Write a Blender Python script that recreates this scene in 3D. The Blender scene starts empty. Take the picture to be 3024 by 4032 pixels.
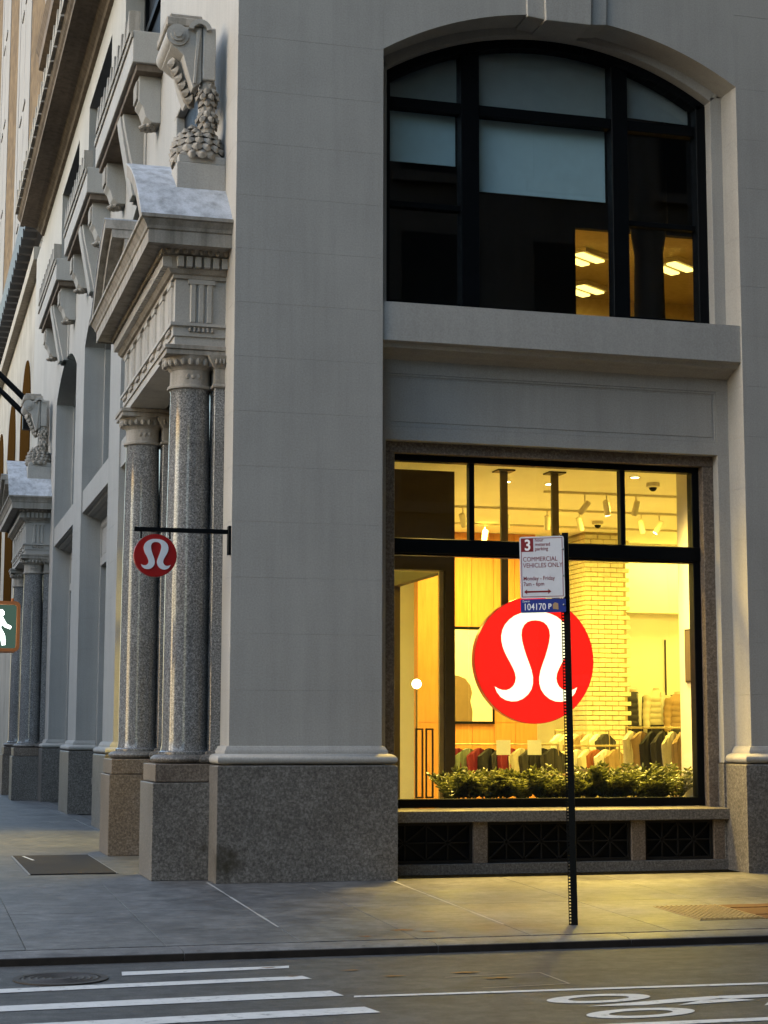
import bpy, bmesh, math, random
from mathutils import Vector, Matrix
random.seed(7)
scn = bpy.context.scene
COL = scn.collection
PI = math.pi
rad = math.radians

# ------------------------------------------------------------------ camera
CAMLOC = Vector((-3.148, -17.138, 1.42))
yaw, pit, rol = rad(15.40421), rad(7.25714), rad(0.12772)
fw = Vector((math.sin(yaw) * math.cos(pit), math.cos(yaw) * math.cos(pit), math.sin(pit)))
r0 = Vector((math.cos(yaw), -math.sin(yaw), 0))
u0 = r0.cross(fw)
rr = r0 * math.cos(rol) + u0 * math.sin(rol)
uu = -r0 * math.sin(rol) + u0 * math.cos(rol)
cam = bpy.data.cameras.new('camera')
cam.sensor_fit = 'VERTICAL'
cam.sensor_height = 36.0
cam.lens = 36.0 * 6908.13 / 4032
cam.clip_end = 600
cam_ob = bpy.data.objects.new('camera', cam)
cam_ob.matrix_world = Matrix(((rr.x, uu.x, -fw.x, CAMLOC.x), (rr.y, uu.y, -fw.y, CAMLOC.y), (rr.z, uu.z, -fw.z, CAMLOC.z), (0, 0, 0, 1)))
COL.objects.link(cam_ob)
scn.camera = cam_ob

# ------------------------------------------------------------------ sky, sun, exposure
SUN_EL, SUN_AZ = rad(26), rad(-91)          # azimuth measured from +Y towards +X
w = bpy.data.worlds.new('World')
scn.world = w
w.use_nodes = True
nt = w.node_tree
bg = nt.nodes['Background']
sky = nt.nodes.new('ShaderNodeTexSky')
sky.sky_type = 'NISHITA'
sky.sun_disc = False
sky.sun_elevation = SUN_EL
sky.sun_rotation = SUN_AZ
sky.air_density = 1.3
sky.dust_density = 1.1
nt.links.new(sky.outputs[0], bg.inputs[0])
bg.inputs[1].default_value = 0.118
sun = bpy.data.lights.new('sun', 'SUN')
sun.energy = 0.12
sun.angle = rad(40)
sun.color = (1, .97, .93)
sun_ob = bpy.data.objects.new('sun', sun)
sd = Vector((math.sin(SUN_AZ) * math.cos(SUN_EL), math.cos(SUN_AZ) * math.cos(SUN_EL), math.sin(SUN_EL)))
sun_ob.rotation_euler = sd.to_track_quat('Z', 'Y').to_euler()
COL.objects.link(sun_ob)
vs = scn.view_settings
vs.view_transform = 'Standard'
vs.look = 'None'
vs.exposure = 1.9
vs.gamma = 1
scn.cycles.use_denoising = True
scn.cycles.max_bounces = 7
scn.cycles.diffuse_bounces = 4
scn.cycles.glossy_bounces = 3
scn.cycles.transparent_max_bounces = 12
scn.cycles.transmission_bounces = 4
scn.cycles.sample_clamp_indirect = 4
scn.cycles.caustics_reflective = False
scn.cycles.caustics_refractive = False

# ------------------------------------------------------------------ materials
MATS = {}


def nodes(name):
    m = bpy.data.materials.new(name)
    m.use_nodes = True
    t = m.node_tree
    t.nodes.clear()
    o = t.nodes.new('ShaderNodeOutputMaterial')
    MATS[name] = m
    return m, t, o


def N(t, typ, **k):
    n = t.nodes.new(typ)
    for a, b in k.items():
        setattr(n, a, b)
    return n


def pos(t, scale=(1, 1, 1)):
    g = N(t, 'ShaderNodeNewGeometry')
    mp = N(t, 'ShaderNodeMapping')
    mp.inputs['Scale'].default_value = scale
    t.links.new(g.outputs['Position'], mp.inputs[0])
    return mp.outputs[0]


def noise(t, vec, sc, det=4, rough=.6):
    n = N(t, 'ShaderNodeTexNoise')
    n.inputs['Scale'].default_value = sc
    n.inputs['Detail'].default_value = det
    n.inputs['Roughness'].default_value = rough
    t.links.new(vec, n.inputs['Vector'])
    return n.outputs['Fac']


def ramp(t, fac, stops):
    r = N(t, 'ShaderNodeValToRGB')
    el = r.color_ramp.elements
    while len(el) < len(stops):
        el.new(.5)
    for e, (p, c) in zip(el, stops):
        e.position = p
        e.color = (*c, 1) if len(c) == 3 else c
    t.links.new(fac, r.inputs[0])
    return r.outputs[0]


def mixc(t, fac, a, b, blend='MIX'):
    m = N(t, 'ShaderNodeMix', data_type='RGBA', blend_type=blend)
    for s, v in ((0, fac), (6, a), (7, b)):
        if hasattr(v, 'links') or hasattr(v, 'is_output'):
            t.links.new(v, m.inputs[s])
        else:
            m.inputs[s].default_value = v if s == 0 else (*v, 1)
    return m.outputs[2]


def bump(t, h, strength, dist):
    b = N(t, 'ShaderNodeBump')
    b.inputs['Strength'].default_value = strength
    b.inputs['Distance'].default_value = dist
    t.links.new(h, b.inputs['Height'])
    return b.outputs[0]


def principled(t, o, col=None, rough=.6, metal=0, spec=.5, nrm=None):
    p = N(t, 'ShaderNodeBsdfPrincipled')
    if col is not None:
        if hasattr(col, 'links'):
            t.links.new(col, p.inputs['Base Color'])
        else:
            p.inputs['Base Color'].default_value = (*col, 1)
    if hasattr(rough, 'links'):
        t.links.new(rough, p.inputs['Roughness'])
    else:
        p.inputs['Roughness'].default_value = rough
    p.inputs['Metallic'].default_value = metal
    p.inputs['Specular IOR Level'].default_value = spec
    if nrm is not None:
        t.links.new(nrm, p.inputs['Normal'])
    t.links.new(p.outputs[0], o.inputs[0])
    return p


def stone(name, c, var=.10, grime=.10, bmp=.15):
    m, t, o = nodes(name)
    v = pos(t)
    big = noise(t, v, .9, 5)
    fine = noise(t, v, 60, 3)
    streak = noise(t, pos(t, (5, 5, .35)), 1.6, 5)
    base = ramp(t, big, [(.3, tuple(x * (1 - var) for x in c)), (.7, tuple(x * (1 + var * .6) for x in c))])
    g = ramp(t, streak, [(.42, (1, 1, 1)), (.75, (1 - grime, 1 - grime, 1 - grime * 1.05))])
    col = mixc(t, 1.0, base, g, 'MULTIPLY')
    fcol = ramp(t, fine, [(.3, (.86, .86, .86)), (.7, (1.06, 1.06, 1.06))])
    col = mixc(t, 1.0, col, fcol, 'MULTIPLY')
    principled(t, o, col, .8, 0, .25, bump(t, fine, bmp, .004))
    return m


def granite(name, dark, mid, light, rough=.5, spec=.4, sc=42):
    m, t, o = nodes(name)
    v = pos(t)
    a = noise(t, v, sc, 5, .75)
    b = noise(t, v, sc * 2.3, 3, .8)
    c = noise(t, v, 1.2, 3)
    col = ramp(t, a, [(.33, dark), (.5, mid), (.66, light)])
    sp = ramp(t, b, [(.58, (0, 0, 0)), (.7, (1, 1, 1))])
    col = mixc(t, sp, col, light)
    cl = ramp(t, c, [(.3, (.78, .76, .74)), (.7, (1.1, 1.1, 1.1))])
    col = mixc(t, 1.0, col, cl, 'MULTIPLY')
    for cpt, rr_ in (((-.03, -.13, .20), .30), ((-.19, .325, .32), .17)):
        vm = N(t, 'ShaderNodeVectorMath', operation='DISTANCE')
        t.links.new(v, vm.inputs[0])
        vm.inputs[1].default_value = cpt
        ad = N(t, 'ShaderNodeMath', operation='MULTIPLY_ADD')
        t.links.new(noise(t, v, 9, 4), ad.inputs[0])
        ad.inputs[1].default_value = .35
        t.links.new(vm.outputs['Value'], ad.inputs[2])
        sm_ = ramp(t, ad.outputs[0], [(rr_ * .7, (.85, .85, .85)), (rr_ + .08, (0, 0, 0))])
        col = mixc(t, sm_, col, (.035, .027, .012))
    rg = ramp(t, a, [(.3, (rough * .8,) * 3), (.7, (rough * 1.15,) * 3)])
    principled(t, o, col, rg, 0, spec, bump(t, a, .12 if rough > .3 else .015, .004))
    return m


def plain(name, c, rough=.5, metal=0, spec=.5, var=.1, sc=12):
    m, t, o = nodes(name)
    f = noise(t, pos(t), sc, 4)
    col = ramp(t, f, [(.3, tuple(x * (1 - var) for x in c)), (.7, tuple(min(1, x * (1 + var)) for x in c))])
    rg = ramp(t, f, [(.3, (max(.02, rough - .06),) * 3), (.7, (min(1, rough + .08),) * 3)])
    principled(t, o, col, rg, metal, spec)
    return m


def glow(name, c, s):
    m, t, o = nodes(name)
    e = N(t, 'ShaderNodeEmission')
    e.inputs[0].default_value = (*c, 1)
    e.inputs[1].default_value = s
    t.links.new(e.outputs[0], o.inputs[0])
    return m


def glass(name, tint=(.92, .94, .93), boost=1.0):
    m, t, o = nodes(name)
    tr = N(t, 'ShaderNodeBsdfTransparent')
    tr.inputs[0].default_value = (*tint, 1)
    gl = N(t, 'ShaderNodeBsdfGlossy')
    gl.inputs['Roughness'].default_value = .01
    gl.inputs[0].default_value = (boost, boost, boost, 1)
    fr = N(t, 'ShaderNodeFresnel')
    ge = N(t, 'ShaderNodeNewGeometry')
    mr = N(t, 'ShaderNodeMapRange')
    mr.inputs['To Min'].default_value = 1.5
    mr.inputs['To Max'].default_value = 1 / 1.5
    t.links.new(ge.outputs['Backfacing'], mr.inputs['Value'])
    t.links.new(mr.outputs[0], fr.inputs[0])
    w1 = noise(t, pos(t), .8, 2)
    b = bump(t, w1, .02, .05)
    t.links.new(b, gl.inputs['Normal'])
    mx = N(t, 'ShaderNodeMixShader')
    t.links.new(fr.outputs[0], mx.inputs[0])
    t.links.new(tr.outputs[0], mx.inputs[1])
    t.links.new(gl.outputs[0], mx.inputs[2])
    t.links.new(mx.outputs[0], o.inputs[0])
    return m


STONE = stone('painted_limestone', (.415, .394, .355))
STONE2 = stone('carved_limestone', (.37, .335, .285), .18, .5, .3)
SOOT_SHADE = stone('sooty_shaded_limestone', (.17, .13, .095), .25, .5, .3)  # soot staining, with the shade under soffits put into the brown too
LEAD = stone('pale_lead_flashing', (.52, .54, .57), .25, .5, .5)
GRAN = granite('grey_granite', (.055, .049, .042), (.14, .128, .112), (.29, .27, .24))
GRANB = granite('brown_granite', (.075, .055, .04), (.16, .125, .095), (.30, .25, .2))
GRANP = granite('polished_granite', (.05, .05, .049), (.17, .17, .165), (.42, .42, .41), 13e-2, .55, 55)
BLACK = plain('black_metal', (.004, .005, .006), .45, .0, .09)
BRONZE = plain('dark_bronze', (.030, .024, .018), .45, 0, .4)
GRILLE = plain('black_iron_grille', (.010, .009, .008), .6, 0, .25)
POSTB = plain('bronze_hanging_post', (.10, .07, .03), .6)
GLASS = glass('window_glass')
DGLASS = glass('tinted_glass', (.93, .95, .95))
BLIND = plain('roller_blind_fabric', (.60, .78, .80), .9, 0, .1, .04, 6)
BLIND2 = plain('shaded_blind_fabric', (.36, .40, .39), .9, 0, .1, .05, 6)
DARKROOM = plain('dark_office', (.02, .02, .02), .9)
CREAM = plain('cream_plaster', (.80, .76, .66), .85, 0, .2, .03, 3)
PANELDARK = plain('dark_vestibule_panel', (.06, .045, .025), .7, 0, .2)
FLOORW = plain('pale_store_floor', (.5, .45, .36), .35)
REDP = plain('red_enamel', (.33, .008, .008), .35, 0, .4, .03)
WHITEP = plain('white_enamel', (.72, .74, .77), .4, 0, .4, .04)
SIGNW = plain('reflective_sign_sheet', (.50, .53, .58), .45, 0, .3, .04)
BLUEP = plain('blue_enamel', (.010, .028, .20), .4, 0, .4, .05)
DREDP = plain('dark_red_print', (.16, .008, .012), .5, 0, .3, .05)
GREENPOST = plain('dark_green_post', (.002, .003, .003), .7, 0, .1)
STEEL = plain('galvanised_steel', (.3, .3, .3), .45, .7)
ORANGEP = plain('orange_housing', (.50, .17, .05), .5, 0, .3)
BRASSY = plain('brushed_steel', (.45, .36, .2), .35, .8)
WHITEBR = plain('white_painted_brick', (.58, .52, .36), .8, 0, .2, .12, 9)
MORTAR = plain('painted_mortar', (.33, .26, .13), .9)
SCREENM = plain('poster_paper', (.75, .62, .55), .6, 0, .2, .04)
TRACKW = plain('white_lamp_housing', (.62, .56, .42), .5)
SKIN = plain('mannequin_shell', (.55, .45, .33), .5)
SOIL = plain('potting_soil', (.04, .03, .02), .95)
CONCJ = plain('joint_sealant', (.36, .35, .32), .8)
MATR = plain('rubber_mat', (.035, .03, .027), .8, 0, .2, .25, 40)
SIGNRED = glow('backlit_red_acrylic', (1.0, .018, .010), .36)
SIGNWHITE = glow('backlit_white_acrylic', (1, .90, .55), .62)
LEDMAN = glow('signal_leds', (.86, 1, .93), 1.9)
LAMP = glow('lamp_lens', (1, .82, .42), 14)
TUBE = glow('fluorescent_tube', (1, .72, .16), 1.1)


def wood():
    m, t, o = nodes('oak_panel')
    a = noise(t, pos(t, (7, 7, .5)), 3, 5, .6)
    col = ramp(t, a, [(.3, (.44, .175, .045)), (.7, (.56, .25, .075))])
    principled(t, o, col, .5, 0, .3)
    return m


WOOD = wood()


def leaf():
    m, t, o = nodes('plant_leaf')
    a = noise(t, pos(t), 14, 3)
    col = ramp(t, a, [(.3, (.022, .034, .008)), (.68, (.20, .21, .05))])
    p = principled(t, o, col, .32, 0, .6)
    tl = N(t, 'ShaderNodeBsdfTranslucent')
    t.links.new(col, tl.inputs[0])
    ms = N(t, 'ShaderNodeMixShader')
    ms.inputs[0].default_value = .35
    t.links.new(p.outputs[0], ms.inputs[1])
    t.links.new(tl.outputs[0], ms.inputs[2])
    t.links.new(ms.outputs[0], o.inputs[0])
    return m


LEAF = leaf()


def concrete(name, c, cx=(0, 0)):
    m, t, o = nodes(name)
    v = pos(t)
    a = noise(t, v, 1.3, 6, .65)
    b = noise(t, v, 90, 3, .7)
    d = noise(t, pos(t, (1, 3, 1)), 3.5, 5, .7)
    col = ramp(t, a, [(.3, tuple(x * .62 for x in c)), (.7, tuple(x * 1.2 for x in c))])
    spk = ramp(t, b, [(.3, (.8, .8, .8)), (.75, (1.15, 1.15, 1.15))])
    col = mixc(t, 1.0, col, spk, 'MULTIPLY')
    blot = ramp(t, noise(t, v, 5.5, 6, .8), [(.38, (.68, .68, .68)), (.64, (1.25, 1.25, 1.25))])
    col = mixc(t, 1.0, col, blot, 'MULTIPLY')
    st = ramp(t, d, [(.50, (1, 1, 1)), (.68, (.62, .62, .61))])
    col = mixc(t, 1.0, col, st, 'MULTIPLY')
    scuff = ramp(t, noise(t, pos(t, (1, 5, 1)), 5, 6, .8), [(.56, (0, 0, 0)), (.70, (.55, .55, .55))])
    col = mixc(t, scuff, col, (.36, .35, .33))
    fleck = ramp(t, noise(t, v, 16, 5, .8), [(.70, (0, 0, 0)), (.76, (.8, .8, .8))])
    col = mixc(t, fleck, col, (.45, .44, .42))
    gum = ramp(t, noise(t, v, 7, 2, .5), [(.24, (.8, .8, .8)), (.29, (0, 0, 0))])
    col = mixc(t, gum, col, (.05, .05, .048))
    rg = ramp(t, a, [(.3, (.42,) * 3), (.7, (.62,) * 3)])
    principled(t, o, col, rg, 0, .4, bump(t, b, .2, .003))
    return m


CONC = concrete('sidewalk_concrete', (.138, .135, .13))
KERBM = concrete('kerb_granite', (.16, .155, .15))


def asphalt():
    m, t, o = nodes('asphalt')
    v = pos(t)
    a = noise(t, v, 1.1, 6, .7)
    b = noise(t, v, 110, 3, .8)
    d = noise(t, pos(t, (1, 6, 1)), 1.4, 6, .7)
    col = ramp(t, a, [(.3, (.048, .049, .051)), (.7, (.092, .091, .088))])
    spk = ramp(t, b, [(.35, (.6, .6, .6)), (.62, (1.1, 1.1, 1.1)), (.74, (2.4, 2.35, 2.2))])
    col = mixc(t, 1.0, col, spk, 'MULTIPLY')
    st = ramp(t, d, [(.45, (1, 1, 1)), (.7, (.62, .6, .58))])
    col = mixc(t, 1.0, col, st, 'MULTIPLY')
    mot = ramp(t, noise(t, v, 6.5, 6, .8), [(.36, (.62, .62, .62)), (.64, (1.4, 1.38, 1.34))])
    col = mixc(t, 1.0, col, mot, 'MULTIPLY')
    stain = ramp(t, noise(t, pos(t, (1.2, 4, 1)), 1.9, 6, .75), [(.64, (0, 0, 0)), (.74, (.5, .5, .5))])
    col = mixc(t, stain, col, (.15, .085, .035))
    principled(t, o, col, .62, 0, .4, bump(t, b, .4, .006))
    return m


ASPH = asphalt()


def roadpaint(name, c):
    m, t, o = nodes(name)
    v = pos(t)
    a = noise(t, v, 45, 6, .75)
    b = noise(t, v, 4, 6, .7)
    col = ramp(t, b, [(.3, tuple(x * .8 for x in c)), (.7, c)])
    worn = ramp(t, noise(t, v, 11, 6, .8), [(.55, (0, 0, 0)), (.68, (.8, .8, .8))])
    col = mixc(t, worn, col, (.10, .10, .098))
    principled(t, o, col, .6, 0, .3, bump(t, a, .2, .003))
    return m


PAINT = roadpaint('worn_white_paint', (.62, .61, .58))
OPAINT = roadpaint('faded_orange_paint', (.26, .115, .035))


def farbrick():
    m, t, o = nodes('far_brick')
    v = pos(t)
    mp = N(t, 'ShaderNodeCombineXYZ')
    sp = N(t, 'ShaderNodeSeparateXYZ')
    t.links.new(v, sp.inputs[0])
    t.links.new(sp.outputs[1], mp.inputs[0])
    t.links.new(sp.outputs[2], mp.inputs[1])
    br = N(t, 'ShaderNodeTexBrick')
    br.inputs['Color1'].default_value = (.20, .14, .075, 1)
    br.inputs['Color2'].default_value = (.11, .075, .042, 1)
    br.inputs['Mortar'].default_value = (.17, .14, .10, 1)
    br.inputs['Scale'].default_value = 1
    br.inputs['Brick Width'].default_value = .5
    br.inputs['Row Height'].default_value = .25
    br.inputs['Mortar Size'].default_value = .03
    t.links.new(mp.outputs[0], br.inputs[0])
    col = mixc(t, 1.0, br.outputs[0], ramp(t, noise(t, v, .6, 5), [(.3, (.7, .7, .7)), (.7, (1.2, 1.2, 1.2))]), 'MULTIPLY')
    principled(t, o, col, .9, 0, .1)
    return m


FBRICK = farbrick()
FSTONE = stone('far_limestone', (.42, .38, .32), .2, .4)
FTRIM = stone('white_terracotta', (.30, .30, .30), .1, .3)
BROWNW = plain('brown_window', (.055, .027, .007), .95, 0, .0)
FGLASS = plain('far_dark_glass', (.010, .012, .015), .45, 0, .06)
RUST = plain('rusty_plate', (.13, .055, .02), .7, 0, .3, .4, 30)
YPLATE = plain('worn_brass_grating', (.30, .22, .10), .6, .2, .4, .3, 40)
IRON = plain('cast_iron', (.05, .043, .038), .65, .3, .4, .35, 60)
STAIN = plain('dark_rust_stain', (.03, .025, .012), .8)

# ------------------------------------------------------------------ mesh helpers
WORLD = {}
FRONT = lambda s, d, z: (s, d, z)
LEFT = lambda s, d, z: (d, s, z)


class MB:
    def __init__(self, mp=None):
        self.v, self.f, self.mp = [], [], mp

    def add(self, pts, faces):
        o = len(self.v)
        self.v += [self.mp(*p) if self.mp else tuple(p) for p in pts]
        self.f += [tuple(i + o for i in f) for f in faces]
        return self

    def box(self, a0, a1, b0, b1, c0, c1):
        return self.add([(a, b, c) for a in (a0, a1) for b in (b0, b1) for c in (c0, c1)],
                        [(0, 1, 3, 2), (4, 6, 7, 5), (0, 4, 5, 1), (2, 3, 7, 6), (0, 2, 6, 4), (1, 5, 7, 3)])

    def prism(self, pts, lo, hi, axis='d'):
        """pts 2-D; axis is the extruded coordinate: 's' -> pts (d,z), 'd' -> pts (s,z), 'z' -> pts (s,d)"""
        n = len(pts)
        f = {'s': lambda a, b, e: (e, a, b), 'd': lambda a, b, e: (a, e, b), 'z': lambda a, b, e: (a, b, e)}[axis]
        P = [f(a, b, lo) for a, b in pts] + [f(a, b, hi) for a, b in pts]
        F = [tuple(range(n)), tuple(range(2 * n - 1, n - 1, -1))] + [(i, (i + 1) % n, n + (i + 1) % n, n + i) for i in range(n)]
        return self.add(P, F)

    def strip(self, outer, inner, lo, hi, axis='d'):
        """band between two equally long open polylines, extruded"""
        for i in range(len(outer) - 1):
            self.prism([outer[i], outer[i + 1], inner[i + 1], inner[i]], lo, hi, axis)
        return self

    def lathe(self, prof, cx, cy, seg=32, cap=True):
        P, F = [], []
        n = len(prof)
        for k in range(seg):
            a = 2 * PI * k / seg
            for r, z in prof:
                P.append((cx + r * math.cos(a), cy + r * math.sin(a), z))
        for k in range(seg):
            k2 = (k + 1) % seg
            for i in range(n - 1):
                F.append((k * n + i, k2 * n + i, k2 * n + i + 1, k * n + i + 1))
        if cap:
            F.append(tuple(k * n for k in range(seg)))
            F.append(tuple(k * n + n - 1 for k in range(seg)))
        return self.add(P, F)

    def tube(self, pts, r, seg=10):
        P, F = [], []
        pts = [Vector(p) for p in pts]
        rs = r if isinstance(r, (list, tuple)) else [r] * len(pts)
        for i, p in enumerate(pts):
            d = (pts[min(i + 1, len(pts) - 1)] - pts[max(i - 1, 0)]).normalized()
            a = d.cross(Vector((0, 0, 1)))
            if a.length < .05:
                a = d.cross(Vector((1, 0, 0)))
            a.normalize()
            b = d.cross(a)
            for k in range(seg):
                t = 2 * PI * k / seg
                P.append(tuple(p + (a * math.cos(t) + b * math.sin(t)) * rs[i]))
        for i in range(len(pts) - 1):
            for k in range(seg):
                k2 = (k + 1) % seg
                F.append((i * seg + k, i * seg + k2, (i + 1) * seg + k2, (i + 1) * seg + k))
        F.append(tuple(range(seg)))
        F.append(tuple((len(pts) - 1) * seg + k for k in range(seg)))
        return self.add(P, F)

    def ball(self, c, rx, ry, rz, seg=10, ring=6):
        P, F = [(c[0], c[1], c[2] - rz)], []
        for i in range(1, ring):
            ph = -PI / 2 + PI * i / ring
            for k in range(seg):
                a = 2 * PI * k / seg
                P.append((c[0] + rx * math.cos(ph) * math.cos(a), c[1] + ry * math.cos(ph) * math.sin(a), c[2] + rz * math.sin(ph)))
        P.append((c[0], c[1], c[2] + rz))
        top = len(P) - 1
        for k in range(seg):
            k2 = (k + 1) % seg
            F.append((0, 1 + k2, 1 + k))
            for i in range(ring - 2):
                F.append((1 + i * seg + k, 1 + i * seg + k2, 1 + (i + 1) * seg + k2, 1 + (i + 1) * seg + k))
            F.append((top, 1 + (ring - 2) * seg + k, 1 + (ring - 2) * seg + k2))
        return self.add(P, F)

    def sweep(self, prof, path, closed=False):
        """profile (out, z) swept along plan path (x, y); outward is on the right of travel"""
        n, m = len(path), len(prof)
        P, F = [], []
        for i in range(n):
            p = Vector(path[i])
            dirs = []
            if i > 0 or closed:
                dirs.append((p - Vector(path[i - 1])).normalized())
            if i < n - 1 or closed:
                dirs.append((Vector(path[(i + 1) % n]) - p).normalized())
            ns = [Vector((d.y, -d.x)) for d in dirs]
            if len(ns) == 2:
                q = ns[0] + ns[1]
                q = q / max(.2, q.dot(ns[0]))
            else:
                q = ns[0]
            for o, z in prof:
                P.append((p.x + q.x * o, p.y + q.y * o, z))
        for i in range(n if closed else n - 1):
            j = (i + 1) % n
            for k in range(m):
                k2 = (k + 1) % m
                F.append((i * m + k, j * m + k, j * m + k2, i * m + k2))
        if not closed:
            F.append(tuple(range(m)))
            F.append(tuple((n - 1) * m + k for k in range(m)))
        return self.add(P, F)

    def mesh(self, name, mat, bevel=0, smooth=False, off=(0, 0, 0)):
        me = bpy.data.meshes.new(name)
        me.from_pydata([(x - off[0], y - off[1], z - off[2]) for x, y, z in self.v], [], self.f)
        bm = bmesh.new()
        bm.from_mesh(me)
        bmesh.ops.recalc_face_normals(bm, faces=bm.faces)
        if bevel:
            ed = [e for e in bm.edges if len(e.link_faces) == 2 and e.calc_face_angle(0) > .7]
            bmesh.ops.bevel(bm, geom=ed, offset=bevel, segments=1, affect='EDGES', clamp_overlap=True)
        bm.to_mesh(me)
        bm.free()
        me.materials.append(mat)
        if smooth:
            me.shade_smooth()
            me.set_sharp_from_angle(angle=rad(38))
        return me

    def build(self, name, mat, parent=None, bevel=0, smooth=False, loc=None):
        base = WORLD.get(parent.name, (0, 0, 0)) if parent else (0, 0, 0)
        at = loc if loc is not None else base
        ob = bpy.data.objects.new(name, self.mesh(name, mat, bevel, smooth, at))
        COL.objects.link(ob)
        if parent:
            ob.parent = parent
        ob.location = [at[i] - base[i] for i in range(3)]
        WORLD[ob.name] = tuple(at)
        return ob


def put(name, me, loc, parent=None, rot=(0, 0, 0), scale=None):
    """object sharing mesh data"""
    base = WORLD.get(parent.name, (0, 0, 0)) if parent else (0, 0, 0)
    ob = bpy.data.objects.new(name, me)
    COL.objects.link(ob)
    ob.parent = parent
    ob.location = [loc[i] - base[i] for i in range(3)]
    ob.rotation_euler = rot
    if scale:
        ob.scale = scale
    WORLD[ob.name] = tuple(loc)
    return ob


def tag(o, label, cat, group=None):
    o['label'] = label
    o['category'] = cat
    if group:
        o['group'] = group
    return o


def thing(name, label, cat, loc=(0, 0, 0), group=None):
    o = bpy.data.objects.new(name, None)
    COL.objects.link(o)
    o.location = loc
    WORLD[o.name] = tuple(loc)
    return tag(o, label, cat, group)


def struct(o):
    o['kind'] = 'structure'
    return o


def petal(m, p, n, up, wd, ht, lift=.02):
    n, up = Vector(n).normalized(), Vector(up).normalized()
    up = (up - n * up.dot(n)).normalized()
    r = up.cross(n)
    p = Vector(p)
    P = [p + up * ht * .5 - n * lift * .6, p + r * wd * .42 + up * ht * .25, p + r * wd * .5 - up * ht * .15 + n * lift * .4, p + r * wd * .28 - up * ht * .42 + n * lift * .8,
         p - up * ht * .5 + n * lift * .9, p - r * wd * .28 - up * ht * .42 + n * lift * .8, p - r * wd * .5 - up * ht * .15 + n * lift * .4, p - r * wd * .42 + up * ht * .25, p - up * ht * .08 + n * lift * 1.9]
    q = [p - n * lift]
    m.add([tuple(x) for x in P + q], [(i, (i + 1) % 8, 8) for i in range(8)] + [((i + 1) % 8, i, 9) for i in range(8)])


def text_mesh(txt, size, mat, thick=.0006, align='LEFT', weight=0.0, xs=1.0):
    cu = bpy.data.curves.new('lettering', 'FONT')
    cu.body = txt
    cu.size = size
    cu.extrude = thick
    cu.offset = weight
    cu.align_x = align
    tmp = bpy.data.objects.new('lettering', cu)
    COL.objects.link(tmp)
    bpy.context.view_layer.update()
    dg = bpy.context.evaluated_depsgraph_get()
    me = bpy.data.meshes.new_from_object(tmp.evaluated_get(dg))
    bpy.data.objects.remove(tmp)
    me.transform(Matrix.Diagonal((xs, 1, 1, 1)))
    me.materials.clear()
    me.materials.append(mat)
    return me


def arc(cx, cz, R, a0, a1, n):
    return [(cx + R * math.cos(a0 + (a1 - a0) * i / n), cz + R * math.sin(a0 + (a1 - a0) * i / n)) for i in range(n + 1)]


# ================================================================== GROUND
SL = .025
ROADZ = -.175


def gz(y):
    return SL * y if y < 0 else 0.0


road = struct(MB().add([(-160, -160, ROADZ), (160, -160, ROADZ), (160, 160, ROADZ), (-160, 160, ROADZ)], [(0, 1, 2, 3)]).build('road', ASPH))
KY = -4.42                                             # kerb face
m = MB()
m.add([(-4.4, -4.12, gz(-4.12) - .014), (15, -4.12, gz(-4.12) - .014), (15, 0, -.014), (-4.4, 0, -.014)], [(0, 1, 2, 3)])
m.add([(-4.4, 0, -.014), (.4, 0, -.014), (.4, 62, -.014), (-4.4, 62, -.014)], [(0, 1, 2, 3)])
sidewalk = struct(m.build('sidewalk', MORTAR if False else plain('joint_filler', (.10, .098, .09), .9)))


def slab(x0, x1, y0, y1, g=.003):
    m = MB()
    x0 += g
    x1 -= g
    y0 += g
    y1 -= g
    P = [(x, y, gz(y) + dz) for x in (x0, x1) for y in (y0, y1) for dz in (-.06, 0)]
    m.add(P, [(0, 1, 3, 2), (4, 6, 7, 5), (0, 4, 5, 1), (2, 3, 7, 6), (0, 2, 6, 4), (1, 5, 7, 3)])
    return m.build('paving_slab', CONC, sidewalk, bevel=.002)


XL = [-4.4, -3.2, -2.2, -1.2, -.19, .71, 1.62, 2.80, 3.9, 5.0, 6.1, 7.2, 9, 11, 13, 15]
for a, b in zip(XL, XL[1:]):
    for c, d in ((-4.12, -2.1), (-2.1, 0)):
        slab(a, b, c, d)
for y in range(0, 60, 3):
    for a, b in ((-4.4, -2.3), (-2.3, -.19), (-.19, .05)):
        slab(a, b, y, y + 3)
for x, y0, y1 in ((-.19, -3.3, 0.02), (1.62, -3.5, -.14)):
    n = 8
    m = MB()
    for i in range(n):
        a, b = y0 + (y1 - y0) * i / n, y0 + (y1 - y0) * (i + 1) / n
        hw = .009 + .003 * math.sin(i * 2.1)
        m.add([(x - hw, a, gz(a) + .002), (x + hw, a, gz(a) + .002), (x + hw, b, gz(b) + .002), (x - hw, b, gz(b) + .002)], [(0, 1, 2, 3)])
    m.build('joint_seal', CONCJ, sidewalk)
# kerb stones
KFACE = plain('rusty_kerb_facing', (.022, .017, .013), .7, 0, .3, .4, 9)
x = -4.4
while x < 15:
    L = random.uniform(1.5, 2.1)
    zt = gz(-4.3)
    m = MB().prism([(-4.13, ROADZ - .1), (-4.13, zt), (-4.36, zt - .004), (-4.405, zt - .016), (KY, zt - .04), (KY - .01, ROADZ - .1)], x + .003, x + L - .003, 's')
    ks = m.build('kerb_stone', KERBM, sidewalk, smooth=True)
    MB().box(x + .003, x + L - .003, KY - .022, KY - .006, ROADZ - .05, zt - .016).build('kerb_facing', KFACE, ks, bevel=.004)
    x += L
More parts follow.
